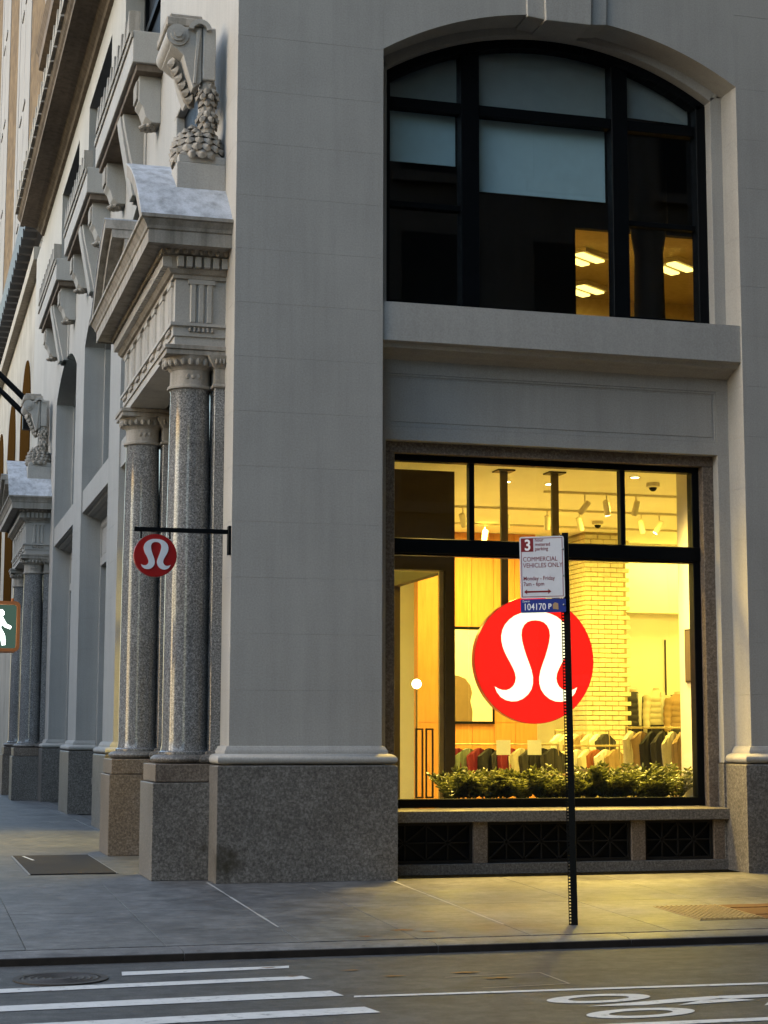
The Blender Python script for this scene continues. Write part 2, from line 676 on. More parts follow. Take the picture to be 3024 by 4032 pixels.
# markings (children of the road)
def quad(name, pts, mat, z=ROADZ + .004):
    return MB().add([(x, y, z) for x, y in pts], [(0, 1, 2, 3)]).build(name, mat, road)


quad('crosswalk_stripe', [(-1.64, -5.12), (-.482, -5.02), (-.455, -4.9), (-1.62, -4.93)], PAINT)
for (yl0, yl1, yr0, yr1, xr0, xr1) in ((-5.75, -5.56, -5.585, -5.43, -.45, -.48), (-6.47, -6.27, -6.37, -6.14, -.43, -.46), (-7.2, -6.98, -7.06, -6.83, -.385, -.42)):
    quad('crosswalk_stripe', [(-3.9, yl0 - .08), (xr0, yr0), (xr1, yr1), (-3.9, yl1 - .08)], PAINT)
quad('crosswalk_stripe', [(-3.9, -5.15), (-2.43, -5.1), (-2.46, -5.0), (-3.9, -5.03)], PAINT)
quad('lane_line', [(-.39, -6.455), (9, -6.83), (9, -6.73), (-.37, -6.39)], PAINT)
quad('lane_line', [(-.6, -7.86), (9, -7.99), (9, -7.87), (-.6, -7.76)], PAINT)
m = MB()
for i in range(6):
    pass
for a, b in (((.421, -5.738), (1.115, -5.663)), ((1.115, -5.663), (1.113, -6.22)), ((1.113, -6.22), (.502, -6.271))):
    d = (Vector(b) - Vector(a)).normalized()
    n = Vector((-d.y, d.x)) * .008
    m.add([(a[0] - n.x, a[1] - n.y, ROADZ + .004), (b[0] - n.x, b[1] - n.y, ROADZ + .004), (b[0] + n.x, b[1] + n.y, ROADZ + .004), (a[0] + n.x, a[1] + n.y, ROADZ + .004)], [(0, 1, 2, 3)])
m.build('utility_mark', roadpaint('faint_chalk', (.28, .26, .23)), road)
for i, (x, y, s) in enumerate([(.62, -5.55, .10), (.75, -5.86, .09), (-.1, -5.25, .06), (-.62, -4.98, .05), (-.55, -5.45, .04), (.1, -5.6, .07)]):
    m = MB()
    pts = [(x + s * (1 + .5 * math.sin(k * 3.1 + i)) * math.cos(k * PI / 7), y + s * .28 * (1 + .5 * math.sin(k * 2.3 + i)) * math.sin(k * PI / 7), ROADZ + .0065) for k in range(14)]
    m.add(pts, [tuple(range(14))]).build('spray_mark', OPAINT, road)
for i, (x, y, s) in enumerate([(.72, -3.66, .09), (.9, -3.78, .06), (.35, -3.95, .05)]):
    m = MB()
    pts = [(x + s * (1 + .6 * math.sin(k * 3.1 + i)) * math.cos(k * PI / 7), y + s * .5 * (1 + .5 * math.sin(k * 2.3 + i)) * math.sin(k * PI / 7)) for k in range(14)]
    m.add([(a, b, gz(b) + .003) for a, b in pts], [tuple(range(14))]).build('spray_mark', OPAINT, sidewalk)
# bicycle symbol
m = MB()
for cx, cy in ((1.05, -6.87), (1.07, -7.46)):
    o1 = [(cx + .34 * math.cos(2 * PI * k / 40) + .06 * math.sin(2 * PI * k / 40), cy + .165 * math.sin(2 * PI * k / 40)) for k in range(40)]
    o2 = [(cx + .20 * math.cos(2 * PI * k / 40) + .035 * math.sin(2 * PI * k / 40), cy + .088 * math.sin(2 * PI * k / 40)) for k in range(40)]
    for k in range(40):
        q = (k + 1) % 40
        m.add([(*o1[k], ROADZ + .004), (*o1[q], ROADZ + .004), (*o2[q], ROADZ + .004), (*o2[k], ROADZ + .004)], [(0, 1, 2, 3)])
for pts in ([(.86, -7.15), (1.2, -7.19), (1.62, -7.10), (1.75, -6.96), (1.5, -7.0)], [(1.40, -7.24), (1.95, -7.17), (1.78, -7.05), (1.62, -7.10)],
            [(1.75, -6.96), (1.62, -7.10), (2.3, -7.06), (2.5, -6.97)], [(1.9, -7.38), (2.2, -7.3), (2.45, -7.05), (2.3, -7.06), (2.02, -7.22)],
            [(2.3, -7.06), (2.5, -6.97), (3.1, -7.1), (3.0, -7.25)]):
    m.add([(a, b, ROADZ + .004) for a, b in pts], [tuple(range(len(pts)))])
m.build('bicycle_symbol', PAINT, road)

# ================================================================== CORNER BUILDING
BLD = thing('corner_building', 'grey limestone corner building with granite base, arched window bay and column portico', 'building')
ZC = [1.30, 1.86, 2.42, 2.98, 3.54, 4.10, 4.66, 5.22, 5.78, 6.34, 6.90, 7.46, 8.02, 8.60]
TORUS = [(0, 1.315), (.022, 1.31), (.036, 1.285), (.05, 1.262), (.05, 1.238), (.082, 1.232), (.11, 1.218), (.126, 1.196), (.13, 1.178), (.124, 1.158), (.106, 1.142), (.08, 1.134), (0, 1.134)]
GBASE = [(0, 1.125), (.118, 1.125), (.13, 1.112), (.13, 0), (0, 0)]
AH = .585                                   # arch rise
ZS = 8.62                                   # arch springing


def courses(mp, s0, s1, d0, d1, zs=ZC, top=9.46):
    zz = list(zs) + [top]
    for a, b in zip(zz, zz[1:]):
        MB(mp).box(s0, s1, d0, d1, a + .0003, b - .0003).build('stone_block', STONE, BLD, bevel=.0015)


def arch_pts(s0, s1, zs, rise, n=28):
    c, h = (s0 + s1) / 2, (s1 - s0) / 2
    R = (h * h + rise * rise) / (2 * rise)
    zc = zs + rise - R
    a = math.asin(h / R)
    return [(c + R * math.sin(-a + 2 * a * i / n), zc + R * math.cos(-a + 2 * a * i / n)) for i in range(n + 1)]


def win_pane(mp, s0, s1, z0, z1, d, parent, mat=GLASS):
    MB(mp).box(s0, s1, d, d + .008, z0, z1).build('pane', mat, parent)


def bay(mp, s0, s1, ztop, front=False, lit=True):
    c, W = (s0 + s1) / 2, s1 - s0
    # wall over the arch
    A = arch_pts(s0, s1, ZS, AH)
    MB(mp).prism(A + [(s1, ztop), (s0, ztop)], 0, .365, 'd').build('arch_wall', STONE, BLD)
    # inner order of the arch
    si0, si1 = s0 + .137, s1 - .137
    A2 = arch_pts(si0, si1, ZS - .05, AH - .03)
    Ao = arch_pts(s0, s1, ZS, AH)
    MB(mp).strip([(a, b + .05) for a, b in Ao], A2, .366, .52, 'd').build('arch_lining', STONE, BLD)
    for a, b in ((s0 - .02, si0), (si1, s1 + .02)):
        MB(mp).box(a, b, .366, .52, 5.898, ZS - .0).build('jamb_strip', STONE, BLD, bevel=.003)
    # keystone
    k = W / 4.08
    MB(mp).prism([(c - .235 * k, 9.115), (c + .29 * k, 9.115), (c + .345 * k, ztop - .02), (c - .275 * k, ztop - .02)], -.07, .37, 'd').build('keystone', STONE, BLD, bevel=.006)
    for q in (-1, 1):
        o = .0275 * k
        MB(mp).prism([(c + o + q * .262 * k, 9.135), (c + o + q * .46 * k, 9.155), (c + o + q * .50 * k, ztop - .02), (c + o + q * .305 * k, ztop - .02)], -.028, .36, 'd').build('keystone', STONE, BLD, bevel=.006)
    if not front and mp is LEFT:
        for q0, q1, dd in ((-.30, .30, .0), (-.17, .17, .06)):
            MB(mp).prism([(-.10 - dd, 9.10), (.0, 9.10), (.0, 10.26), (-.33 - dd * .5, 10.26), (-.31 - dd * .5, 10.1)], c + q0, c + q1, 's').build('keystone_bracket', STONE, BLD, bevel=.008)
    # ---- upper window
    fr = MB(mp)
    B1 = arch_pts(si0, si1, ZS - .05, AH - .03)
    B2 = arch_pts(si0 + .09, si1 - .09, ZS - .12, AH - .06)
    fr.strip(B1, B2, .50, .66, 'd')
    fr.box(si0 - .01, si0 + .075, .50, .66, 5.9, ZS - .06)
    fr.box(si1 - .115, si1 + .01, .50, .66, 5.9, ZS - .06)
    fr.box(si0, si1, .53, .66, 5.9, 6.02)
    win = fr.build('arched_window', BLACK, BLD, bevel=.004)
    ml = [(s0 + 1.037 * k, s0 + 1.243 * k), (s0 + 2.815 * k, s0 + 3.008 * k)]
    for a, b in ml:
        MB(mp).box(a, b, .545, .70, 6.0, 9.03).build('mullion', BLACK, win, bevel=.006)
    edges = [si0 + .075, ml[0][0], ml[0][1], ml[1][0], ml[1][1], si1 - .115]
    for i in range(3):
        a, b = edges[2 * i], edges[2 * i + 1]
        MB(mp).box(a, b, .56, .68, 8.205, 8.325).build('transom_bar', BLACK, win, bevel=.005)
        if i != 1:
            MB(mp).box(a, b, .575, .66, 7.105, 7.165).build('meeting_rail', BLACK, win, bevel=.004)
            MB(mp).box(a, b, .60, .66, 6.0, 6.07).build('sash_rail', BLACK, win, bevel=.004)
        win_pane(mp, a, b, 6.02, 8.21, .635, win, DGLASS)
        # arched top light
        tp = [p for p in arch_pts(si0 + .07, si1 - .07, ZS - .1, AH - .045, 48) if a < p[0] < b]
        if tp:
            zz = lambda s, T=tp: min(T, key=lambda p: abs(p[0] - s))[1]
            MB(mp).prism([(a, 8.32), (b, 8.32), (b, zz(b))] + tp[::-1] + [(a, zz(a))], .635, .643, 'd').build('pane', DGLASS, win)
            MB(mp).prism([(a, 8.30 if i < 2 else 8.42), (b, 8.30 if i < 2 else 8.40), (b, zz(b))] + tp[::-1] + [(a, zz(a))], .72, .725, 'd').build('roller_blind', BLIND2, win)
        zb = (7.68, 7.42, None)[i]
        if zb:
            MB(mp).box(a + .015, b - .01, .74, .744, zb, 8.3).build('roller_blind', BLIND, win)
            MB(mp).box(a + .015, b - .01, .735, .75, zb - .02, zb).build('blind_rail', BLIND, win)
    # ---- sill band with moulded underside
    MB(mp).prism([(.026, 5.897), (.9, 5.91), (.9, 5.36), (.37, 5.36), (.33, 5.38), (.30, 5.40), (.24, 5.405), (.21, 5.43), (.12, 5.435), (.10, 5.475), (.05, 5.48), (.045, 5.489), (.026, 5.489)], s0, s1, 's').build('sill_band', STONE, BLD, smooth=False)
    # ---- frieze with sunk panel
    p0, p1 = s0 + .135, s1 - .14
    f = MB(mp)
    f.box(s0, s1, .39, .9, 4.505, 5.36)
    f.box(s0, s1, .37, .39, 5.215, 5.36)
    f.box(s0, s1, .37, .39, 4.505, 4.645)
    f.box(s0, p0, .37, .39, 4.645, 5.215)
    f.box(p1, s1, .37, .39, 4.645, 5.215)
    f.build('frieze', STONE, BLD)
    f = MB(mp)
    for a in ((p0, p1, 5.19, 5.212), (p0, p1, 4.648, 4.67)):
        f.box(a[0], a[1], .378, .39, a[2], a[3])
    for a in ((p0 + .002, p0 + .022), (p1 - .022, p1 - .002)):
        f.box(a[0], a[1], .378, .39, 4.672, 5.188)
    f.build('panel_moulding', STONE, BLD)
    MB(mp).box(p0 + .05, p1 - .05, .384, .3899, 4.70, 5.16).build('frieze_panel', STONE, BLD, bevel=.003)
    # ---- stone jambs beside the shop window, granite surround
    for a, b in ((s0 - .01, s0 + .137), (s1 - .137, s1 + .01)):
        MB(mp).box(a, b, .37, .9, 1.135, 4.504).build('jamb_strip', STONE, BLD, bevel=.003)
        MB(mp).box(a - .02, b + .02, .35, .9, 0, 1.125).build('jamb_base', GRAN, BLD, bevel=.004)
    g0, g1 = s0 + .137, s1 - .137
    MB(mp).box(g0, g1, .49, .75, 4.39, 4.5045).build('granite_lintel', GRANB, BLD, bevel=.004)
    for a, b in ((g0, g0 + .13), (g1 - .13, g1)):
        MB(mp).box(a, b, .49, .75, .66, 4.388).build('granite_jamb', GRANB, BLD, bevel=.004)
    # ---- shop window
    a0, a1 = g0 + .13, g1 - .13
    fr = MB(mp)
    fr.box(a0, a1, .59, .72, 4.325, 4.389)
    fr.box(a0, a0 + .025, .59, .72, .67, 4.325)
    fr.box(a1 - .085, a1, .59, .72, .67, 4.325)
    fr.box(a0, a1, .585, .725, .67, .762)
    sw = fr.build('shop_window', BLACK, BLD, bevel=.004)
    MB(mp).box(a0, a1, .575, .73, 3.335, 3.495).build('transom_bar', BLACK, sw, bevel=.008)
    MB(mp).box(a0, a1, .60, .70, 3.315, 3.335).build('transom_bead', BLACK, sw)
    mm = [s0 + 1.13 * k, s0 + 2.875 * k]
    for q in mm:
        MB(mp).box(q, q + .058, .60, .70, 3.496, 4.325).build('mullion', BLACK, sw, bevel=.004)
    ed = [a0 + .025, *mm, a1 - .085]
    for i in range(3):
        win_pane(mp, ed[i] + (0 if i == 0 else .058), ed[i + 1], 3.495, 4.325, .64, sw)
        win_pane(mp, ed[i] + (0 if i == 0 else .004), ed[i + 1] - (0 if i == 2 else .004), .762, 3.316, .64, sw)
    # ---- stall riser
    MB(mp).prism([(.285, .652), (.6, .668), (.6, .535), (.285, .535)], s0 + .03, s1 - .09, 's').build('window_ledge', GRAN, BLD, bevel=.006)
    MB(mp).box(s0 + .03, s1 - .03, .335, .75, 0, .11).build('plinth_course', GRAN, BLD, bevel=.005)
    posts = [s0 + 1.077 * k, s0 + 2.844 * k]
    for q in posts:
        MB(mp).box(q, q + .157, .355, .6, .111, .534).build('granite_post', GRANB, BLD, bevel=.004)
    MB(mp).box(s1 - .28, s1 - .10, .355, .6, .111, .534).build('granite_post', GRANB, BLD, bevel=.004)
    for (a, b), n in zip(((s0 + .10, posts[0]), (posts[0] + .157, posts[1]), (posts[1] + .157, s1 - .28)), (2, 4, 2)):
        gr = MB(mp)
        gr.box(a, b, .45, .47, .112, .534)
        gr = gr.build('vent_grille', BLACK, BLD)
        fr = MB(mp)
        fr.box(a, b, .39, .42, .112, .145)
        fr.box(a, b, .39, .42, .50, .533)
        fr.box(a, a + .03, .39, .42, .145, .50)
        fr.box(b - .03, b, .39, .42, .145, .50)
        fr.build('grille_frame', GRILLE, gr)
        if front:
            ww = (b - a - .06) / n
            for i in range(n):
                x0, x1 = a + .03 + i * ww, a + .03 + (i + 1) * ww
                xm, zm = (x0 + x1) / 2, .3225
                bars = [((x0, .145), (x1, .50)), ((x0, .50), (x1, .145)), ((x0, zm), (x1, zm)), ((xm, .145), (xm, .50))]
                if i:
                    bars.append(((x0, .145), (x0, .50)))
                for (p, q) in bars:
                    d = Vector((q[0] - p[0], q[1] - p[1])).normalized()
                    nn = Vector((-d.y, d.x)) * .007
                    MB(mp).prism([(p[0] - nn.x, p[1] - nn.y), (q[0] - nn.x, q[1] - nn.y), (q[0] + nn.x, q[1] + nn.y), (p[0] + nn.x, p[1] + nn.y)], .405, .425, 'd').build('grille_bar', GRILLE, gr)
    return win, sw


BX0, BX1 = 1.558, 5.64
bay(FRONT, BX0, BX1, 11.0, front=True)
bay(FRONT, 7.2, 11.28, 11.0)
# front piers
courses(FRONT, 0, BX0, 0, .9)
courses(FRONT, BX1, 7.2, 0, .9)
courses(FRONT, 11.28, 13.0, 0, .9)
for path in ([(0, .488), (0, 0), (BX0, 0), (BX0, .36)], [(BX1, .36), (BX1, 0), (7.2, 0), (7.2, .36)], [(11.28, .36), (11.28, 0), (13, 0)]):
    MB().sweep(TORUS, path).build('base_moulding', STONE, BLD, smooth=True)
    MB().sweep(GBASE, path).build('pier_base', GRAN, BLD)
    # solid core
MB().box(.002, BX0 - .002, .002, .9, 0, 1.3).box(BX1 + .002, 7.198, .002, .9, 0, 1.3).build('pier_core', STONE, BLD)
for q in ((0, BX0), (BX1, 7.2)):
    MB().box(q[0], q[1], 0, .9, 9.462, 13.9).build('wall', STONE, BLD)
for q in ((BX0, BX1), (7.2, 13)):
    MB().box(q[0], q[1], .001, .9, 11.0, 13.9).build('wall', STONE, BLD)

# left facade ------------------------------------------------------
BAYS = [(5.42, 9.62), (11.05, 15.40), (16.95, 21.45)]
for a, b in BAYS:
    bay(LEFT, a, b, 10.34)
PIERS = [(9.62, 11.05), (15.40, 16.95), (21.45, 22.35)]
for a, b in PIERS:
    courses(LEFT, a, b, 0, .5, top=10.34)
    path = [(.36, b), (0, b), (0, a), (.36, a)]
    MB().sweep(TORUS, path).build('base_moulding', STONE, BLD, smooth=True)
    MB().sweep(GBASE, path).build('pier_base', GRAN, BLD)
    MB().box(.002, .5, a, b, 0, 1.3).build('pier_core', STONE, BLD)
# wall behind the porticos (with doorway)
for y0, y1, da, db in ((.9, 5.42, 1.55, 3.75), (22.35, 29.0, 23.6, 25.8)):
    m = MB()
    m.box(0, .5, y0, da, 0, 10.34)
    m.box(0, .5, db, y1, 0, 10.34)
    m.box(0, .5, da, db, 3.4, 10.34)
    m.build('wall', STONE, BLD)
# third storey with deep windows
WINS = [(5.9, 10.0), (11.9, 15.6), (17.5, 21.3)]
ys = [.9] + [v for w_ in WINS for v in w_] + [29.0]
for i in range(0, len(ys), 2):
    MB().box(0, .5, ys[i], ys[i + 1], 10.342, 13.9).build('wall', STONE, BLD)
for a, b in WINS:
    MB().box(.001, .5, a, b, 13.35, 13.9).build('wall', STONE, BLD)
    f = MB()
    f.box(.30, .40, a, a + .14, 10.36, 13.35).box(.30, .40, b - .14, b, 10.36, 13.35).box(.30, .40, (a + b) / 2 - .09, (a + b) / 2 + .09, 10.36, 13.35).box(.30, .4, a + .14, b - .14, 12.5, 12.62)
    ww = f.build('tall_window', BLACK, BLD)
    MB().box(.36, .37, a, b, 10.36, 13.35).build('pane', FGLASS, ww)
# main cornice and the one above it
CORN = [(0, 13.88), (.07, 13.90), (.10, 13.96), (.16, 14.0), (.20, 14.06), (.30, 14.09), (.50, 14.11), (.50, 14.085), (.60, 14.085), (.60, 14.19), (.64, 14.23), (.68, 14.30), (.68, 14.34), (0, 14.5)]
main_c = MB().sweep(CORN, [(0, 26.6), (0, 0), (13, 0)]).build('main_cornice', SOOT_SHADE, BLD)
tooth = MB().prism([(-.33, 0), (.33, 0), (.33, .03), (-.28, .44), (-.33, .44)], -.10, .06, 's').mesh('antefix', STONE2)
for i in range(35):
    put('antefix', tooth, (-.65, .5 + i * .75, 14.31), main_c)
MB().box(.15, .6, 0, 29, 14.5, 22).box(.15, 13, .15, .6, 14.5, 22).build('wall', STONE, BLD)
MB().sweep([(0, 16.7), (.2, 16.85), (.62, 16.95), (.62, 17.25), (.7, 17.4), (0, 17.5)], [(.15, 23.3), (.15, .15), (13, .15)]).build('upper_cornice', SOOT_SHADE, BLD)

# balconies --------------------------------------------------------
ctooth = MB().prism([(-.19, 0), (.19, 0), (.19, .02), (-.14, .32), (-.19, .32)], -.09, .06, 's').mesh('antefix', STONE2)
for (a, b) in ((5.48, 10.1), (11.4, 15.5), (17.25, 21.7)):
    m = MB()
    m.box(-.42, 0, a, b, 10.36, 10.80)
    bal = m.build('balcony', STONE, BLD, bevel=.008)
    MB().box(-.36, -.002, a + .05, b - .05, 10.26, 10.36).build('balcony_bed', SOOT_SHADE, bal, bevel=.006)
    MB().box(-.445, -.42, a - .01, b + .01, 10.70, 10.78).build('balcony_fillet', STONE2, bal)
    n = int((b - a) / .42)
    for i in range(n):
        put('antefix', ctooth, (-.375, a + .30 + i * (b - a - .4) / n, 10.80), bal)
    for cy in (a + .42, b - .42):
        cs = MB().prism([(-.30, 10.26), (0, 10.26), (0, 9.62), (-.10, 9.62), (-.17, 9.72), (-.24, 9.86), (-.30, 9.90)], cy - .2, cy + .2, 'd')
        cs = MB()
        pr = [(-.30, 10.26), (0, 10.26), (0, 9.62), (-.12, 9.62), (-.20, 9.70), (-.25, 9.84), (-.30, 9.90)]
        nP = len(pr)
        cs.add([(x, cy - .2, z) for x, z in pr] + [(x, cy + .2, z) for x, z in pr], [tuple(range(nP)), tuple(range(2 * nP - 1, nP - 1, -1))] + [(i, (i + 1) % nP, nP + (i + 1) % nP, nP + i) for i in range(nP)])
        co = cs.build('console', STONE, bal, bevel=.006)
        r = MB()
        for k in range(8):
            t = 2 * PI * k / 8
            r.ball((-.15 + .08 * math.cos(t), cy + .10 * math.sin(t), 9.60), .045, .055, .03, 8, 4)
        r.ball((-.15, cy, 9.59), .04, .05, .04, 8, 4)
        r.build('rosette', STONE2, co, smooth=True)
        MB().box(-.33, -.30, cy - .16, cy + .16, 9.94, 10.2).build('console_tablet', STONE2, co, bevel=.006)

# porticos ---------------------------------------------------------
CX = -.317


def column(cy, dy):
    y = cy + dy
    prof = [(.262, 1.225), (.262, 1.25), (.242, 1.262), (.232, 1.30), (.2275, 1.36), (.228, 2.2), (.2235, 3.2), (.213, 4.2), (.203, 4.95), (.212, 4.972)]
    sh = MB().lathe(prof, CX, y, 40).build('portico_column', GRANP, BLD, smooth=True)
    MB().lathe([(.0, 1.134), (.27, 1.134), (.31, 1.142), (.335, 1.16), (.342, 1.178), (.335, 1.198), (.31, 1.216), (.27, 1.224), (0, 1.224)], CX, y, 40, cap=False).build('column_base', GRAN, sh, smooth=True)
    MB().box(-.67, .0, y - .43, y + .43, .958, 1.133).build('plinth', GRANB, sh, bevel=.006)
    MB().box(-.695, -.0, y - .455, y + .455, 0, .95).build('pedestal', GRANB if cy > 2 else GRAN, sh, bevel=.006)
    # capital: necking, astragal, echinus with eggs, abacus
    MB().lathe([(.20, 4.972), (.235, 4.98), (.24, 4.995), (.235, 5.012), (.212, 5.02), (.208, 5.17), (.222, 5.185), (.228, 5.2), (.245, 5.21), (.29, 5.28), (.298, 5.305), (0, 5.305)], CX, y, 40, cap=False).build('capital', STONE2, sh, smooth=True)
    e = MB()
    for k in range(22):
        t = 2 * PI * k / 22
        e.ball((CX + .272 * math.cos(t), y + .272 * math.sin(t), 5.245), .03, .03, .042, 8, 5)
    e.build('egg_moulding', STONE2, sh, smooth=True)
    rs = MB()
    for k in range(3):
        t = -PI / 2 + (k - 1) * .28
        rs.ball((CX + .21 * math.cos(t), y + .21 * math.sin(t), 5.1), .022, .014, .03, 8, 4)
    rs.build('rosette', STONE2, sh, smooth=True)
    m = MB()
    m.box(CX - .30, 0, y - .30, y + .30, 5.306, 5.36).box(CX - .315, 0, y - .315, y + .315, 5.362, 5.408)
    m.build('abacus', STONE2, sh, bevel=.004)
    # pilaster behind
    pl = MB().box(-.105, .0, y - .29, y + .29, 1.225, 4.972).build('pilaster', GRANP, BLD, bevel=.004)
    path = [(0, y + .29), (-.105, y + .29), (-.105, y - .29), (0, y - .29)]
    MB().sweep([(0, 1.262), (.03, 1.25), (.035, 1.228), (.06, 1.222), (.10, 1.20), (.11, 1.178), (.10, 1.15), (.06, 1.134), (0, 1.134)], path).build('pilaster_base', GRAN, pl, smooth=True)
    MB().sweep([(0, 4.972), (.02, 4.98), (.026, 4.995), (.02, 5.012), (0, 5.02), (0, 5.18), (.02, 5.2), (.07, 5.28), (.075, 5.305), (-.02, 5.305), (-.02, 4.972)], path).build('pilaster_capital', STONE2, pl, smooth=True)
    e = MB()
    for k in range(5):
        e.ball((-.09 + k * .04 - .01, y - .29 - .05, 5.245), .016, .025, .04, 8, 5)
    e.build('egg_moulding', STONE2, pl, smooth=True)


def portico(dy):
    for cy in (.78, 4.45):
        column(cy, dy)
    y0, y1, X = .53 + dy, 4.70 + dy, -.525
    path = [(0, y1), (X, y1), (X, y0), (0, y0)]
    inner = -.44
    en = MB().sweep([(inner, 5.41), (0, 5.41), (0, 5.505), (.018, 5.507), (.018, 5.60), (.03, 5.61), (.05, 5.612), (.05, 5.645), (0, 5.647), (0, 6.11), (inner, 6.11)], path).build('entablature', STONE, BLD)
    # ceiling of the porch
    MB().box(X + .02, 0, y0 + .02, y1 - .02, 5.9, 6.3).build('porch_ceiling', SOOT_SHADE, en)
    MB().sweep([(inner, 6.112), (.03, 6.112), (.03, 6.15), (.06, 6.16), (.09, 6.20), (.09, 6.335), (.13, 6.345), (.17, 6.385), (.20, 6.395), (.32, 6.40), (.32, 6.385), (.335, 6.385), (.335, 6.52), (.35, 6.53), (.36, 6.56), (.40, 6.62), (.42, 6.63), (.42, 6.665), (inner, 6.665)], path).build('cornice', STONE2, en)
    # dentils and eggs
    dm = MB().box(-.05, .05, -.032, .032, -.055, .055).mesh('dentil', STONE, .004)
    nx = 6
    for i in range(nx):
        put('dentil', dm, (X + .03 + i * .092, y0 - .10, 6.265), en, (0, 0, PI / 2))
    k = 0
    y = y0 - .06
    while y < y1 + .05:
        put('dentil', dm, (X - .10, y, 6.265), en)
        y += .098
    e = MB()
    for i in range(8):
        e.ball((X - .1 + i * .085, y0 - .155, 6.365), .030, .025, .035, 8, 5)
    y = y0 - .1
    while y < y1 + .1:
        e.ball((X - .155, y, 6.365), .025, .03, .035, 6, 4)
        y += .085
    e.build('egg_moulding', STONE2, en, smooth=True)
    # triglyphs with guttae: end face and long face
    def trig(cx, cy, end):
        t = MB()
        for q in (-.085, 0, .085):
            pts = [(q - .032, 0), (q - .022, -.022), (q + .022, -.022), (q + .032, 0)]
            for a in range(3):
                p, s_ = pts[a], pts[a + 1]
                if end:
                    t.add([(cx + p[0], cy + p[1], 5.66), (cx + s_[0], cy + s_[1], 5.66), (cx + s_[0], cy + s_[1], 6.06), (cx + p[0], cy + p[1], 6.06)], [(0, 1, 2, 3)])
                else:
                    t.add([(cx + p[1], cy + p[0], 5.66), (cx + s_[1], cy + s_[0], 5.66), (cx + s_[1], cy + s_[0], 6.06), (cx + p[1], cy + p[0], 6.06)], [(0, 1, 2, 3)])
        t.build('triglyph', STONE, en)
        g = MB()
        for q in range(6):
            o = -.115 + q * .046
            c0 = (cx + o, cy - .03) if end else (cx - .03, cy + o)
            g.lathe([(.012, 5.60), (.018, 5.555)], c0[0], c0[1], 8)
        g.build('guttae', STONE2, en, smooth=True)
        if end:
            MB().box(cx - .14, cx + .14, cy - .03, cy, 6.06, 6.108).build('triglyph_cap', STONE, en)
        else:
            MB().box(cx - .03, cx, cy - .14, cy + .14, 6.06, 6.108).build('triglyph_cap', STONE, en)
    trig(-.255, y0 - .001, True)
    for i in range(7):
        trig(X - .001, y0 + .26 + i * .608, False)
    # broken segmental pediment
    yc, R, zc = 2.615 + dy, 3.18, 4.643
    for sg in (-1, 1):
        def ring(Ra, Rb, xo, name, mat, lo=2.46, hi=1.06):
            outer, innr = [], []
            n = 14
            a0, a1 = math.asin(lo / R), math.asin(hi / R)
            for i in range(n + 1):
                a = a0 + (a1 - a0) * i / n
                for rad_, lst in ((Ra, outer), (Rb, innr)):
                    lst.append((yc + sg * rad_ * math.sin(a), max(6.666, zc + rad_ * math.cos(a))))
            mm = MB(LEFT)
            for i in range(n):
                q = [outer[i], outer[i + 1], innr[i + 1], innr[i]]
                if abs(q[0][1] - q[3][1]) < 1e-4 and abs(q[1][1] - q[2][1]) < 1e-4:
                    continue
                mm.prism(q, xo, 0, 'd')
            return mm.build(name, mat, en, smooth=False)
        ring(R, R - .02, -.94, 'pediment_flashing', LEAD)
        ring(R - .0205, R - .15, -.93, 'pediment_cyma', STONE2)
        ring(R - .151, R - .27, -.85, 'pediment_corona', STONE2, 2.46, 1.07)
        ring(R - .271, R - .40, -.70, 'pediment_bed', STONE2, 2.46, 1.08)
        ring(R - .401, R - 1.3, -.50, 'tympanum', STONE, 2.46, 1.09)
    # scroll consoles with fruit and leaf drops either side of the window above
    for sgn, yy in ((1, .62 + dy),):
        ya, yb = (yy, yy + .82) if sgn > 0 else (yy - .82, yy)
        st = MB().box(-.52, -.0, ya, yb, 6.9, 7.40).build('console_block', STONE, BLD, bevel=.008)
        MB().box(-.50, -.0, ya + .02, yb - .02, 7.402, 7.49).build('block_cap', STONE, st, bevel=.008)
        yf = ya if sgn > 0 else ya
        g = MB()
        C0 = Vector((-.262, ya + .28, 7.50))
        g.ball(tuple(C0 + Vector((0, 0, .06))), .225, .27, .30, 16, 8)
        for ring_i in range(7):
            ph = .02 + ring_i * .215
            n = max(5, int(17 * math.cos(ph)))
            for k in range(n):
                t = 2 * PI * (k + .5 * (ring_i % 2)) / n
                d_ = Vector((math.cos(t) * math.cos(ph), math.sin(t) * math.cos(ph), math.sin(ph)))
                p_ = C0 + Vector((d_.x * .25, d_.y * .30, d_.z * .36))
                if p_.x < -.01 and d_.y < .75:
                    petal(g, p_, d_, (0, 0, 1), .115 * random.uniform(.85, 1.2), .135, .030 * random.uniform(.8, 1.3))
        g.build('carved_fruit', STONE2, st, smooth=False)
        lf = MB()
        lf.tube([(-.19, ya + .10, 7.75), (-.185, ya + .10, 8.05), (-.19, ya + .10, 8.33)], [.085, .062, .075], 12)
        for k in range(8):
            zz = 7.84 + k * .062
            w_ = .075 + .022 * math.sin(k * 1.5)
            for q in range(7):
                t = 2 * PI * (q + .5 * (k % 2)) / 7
                d_ = Vector((math.cos(t), math.sin(t), .25))
                petal(lf, (-.19 + w_ * math.cos(t), ya + .10 + w_ * math.sin(t), zz), d_, (0, 0, 1) if k % 3 else (.3, .2, 1), .075, .115, .020)
        lf.build('carved_leaves', STONE2, st, smooth=False)
        MB().box(-.262, -.125, ya + .0, ya + .2, 8.32, 8.90).build('console_strip', STONE, st, bevel=.01)
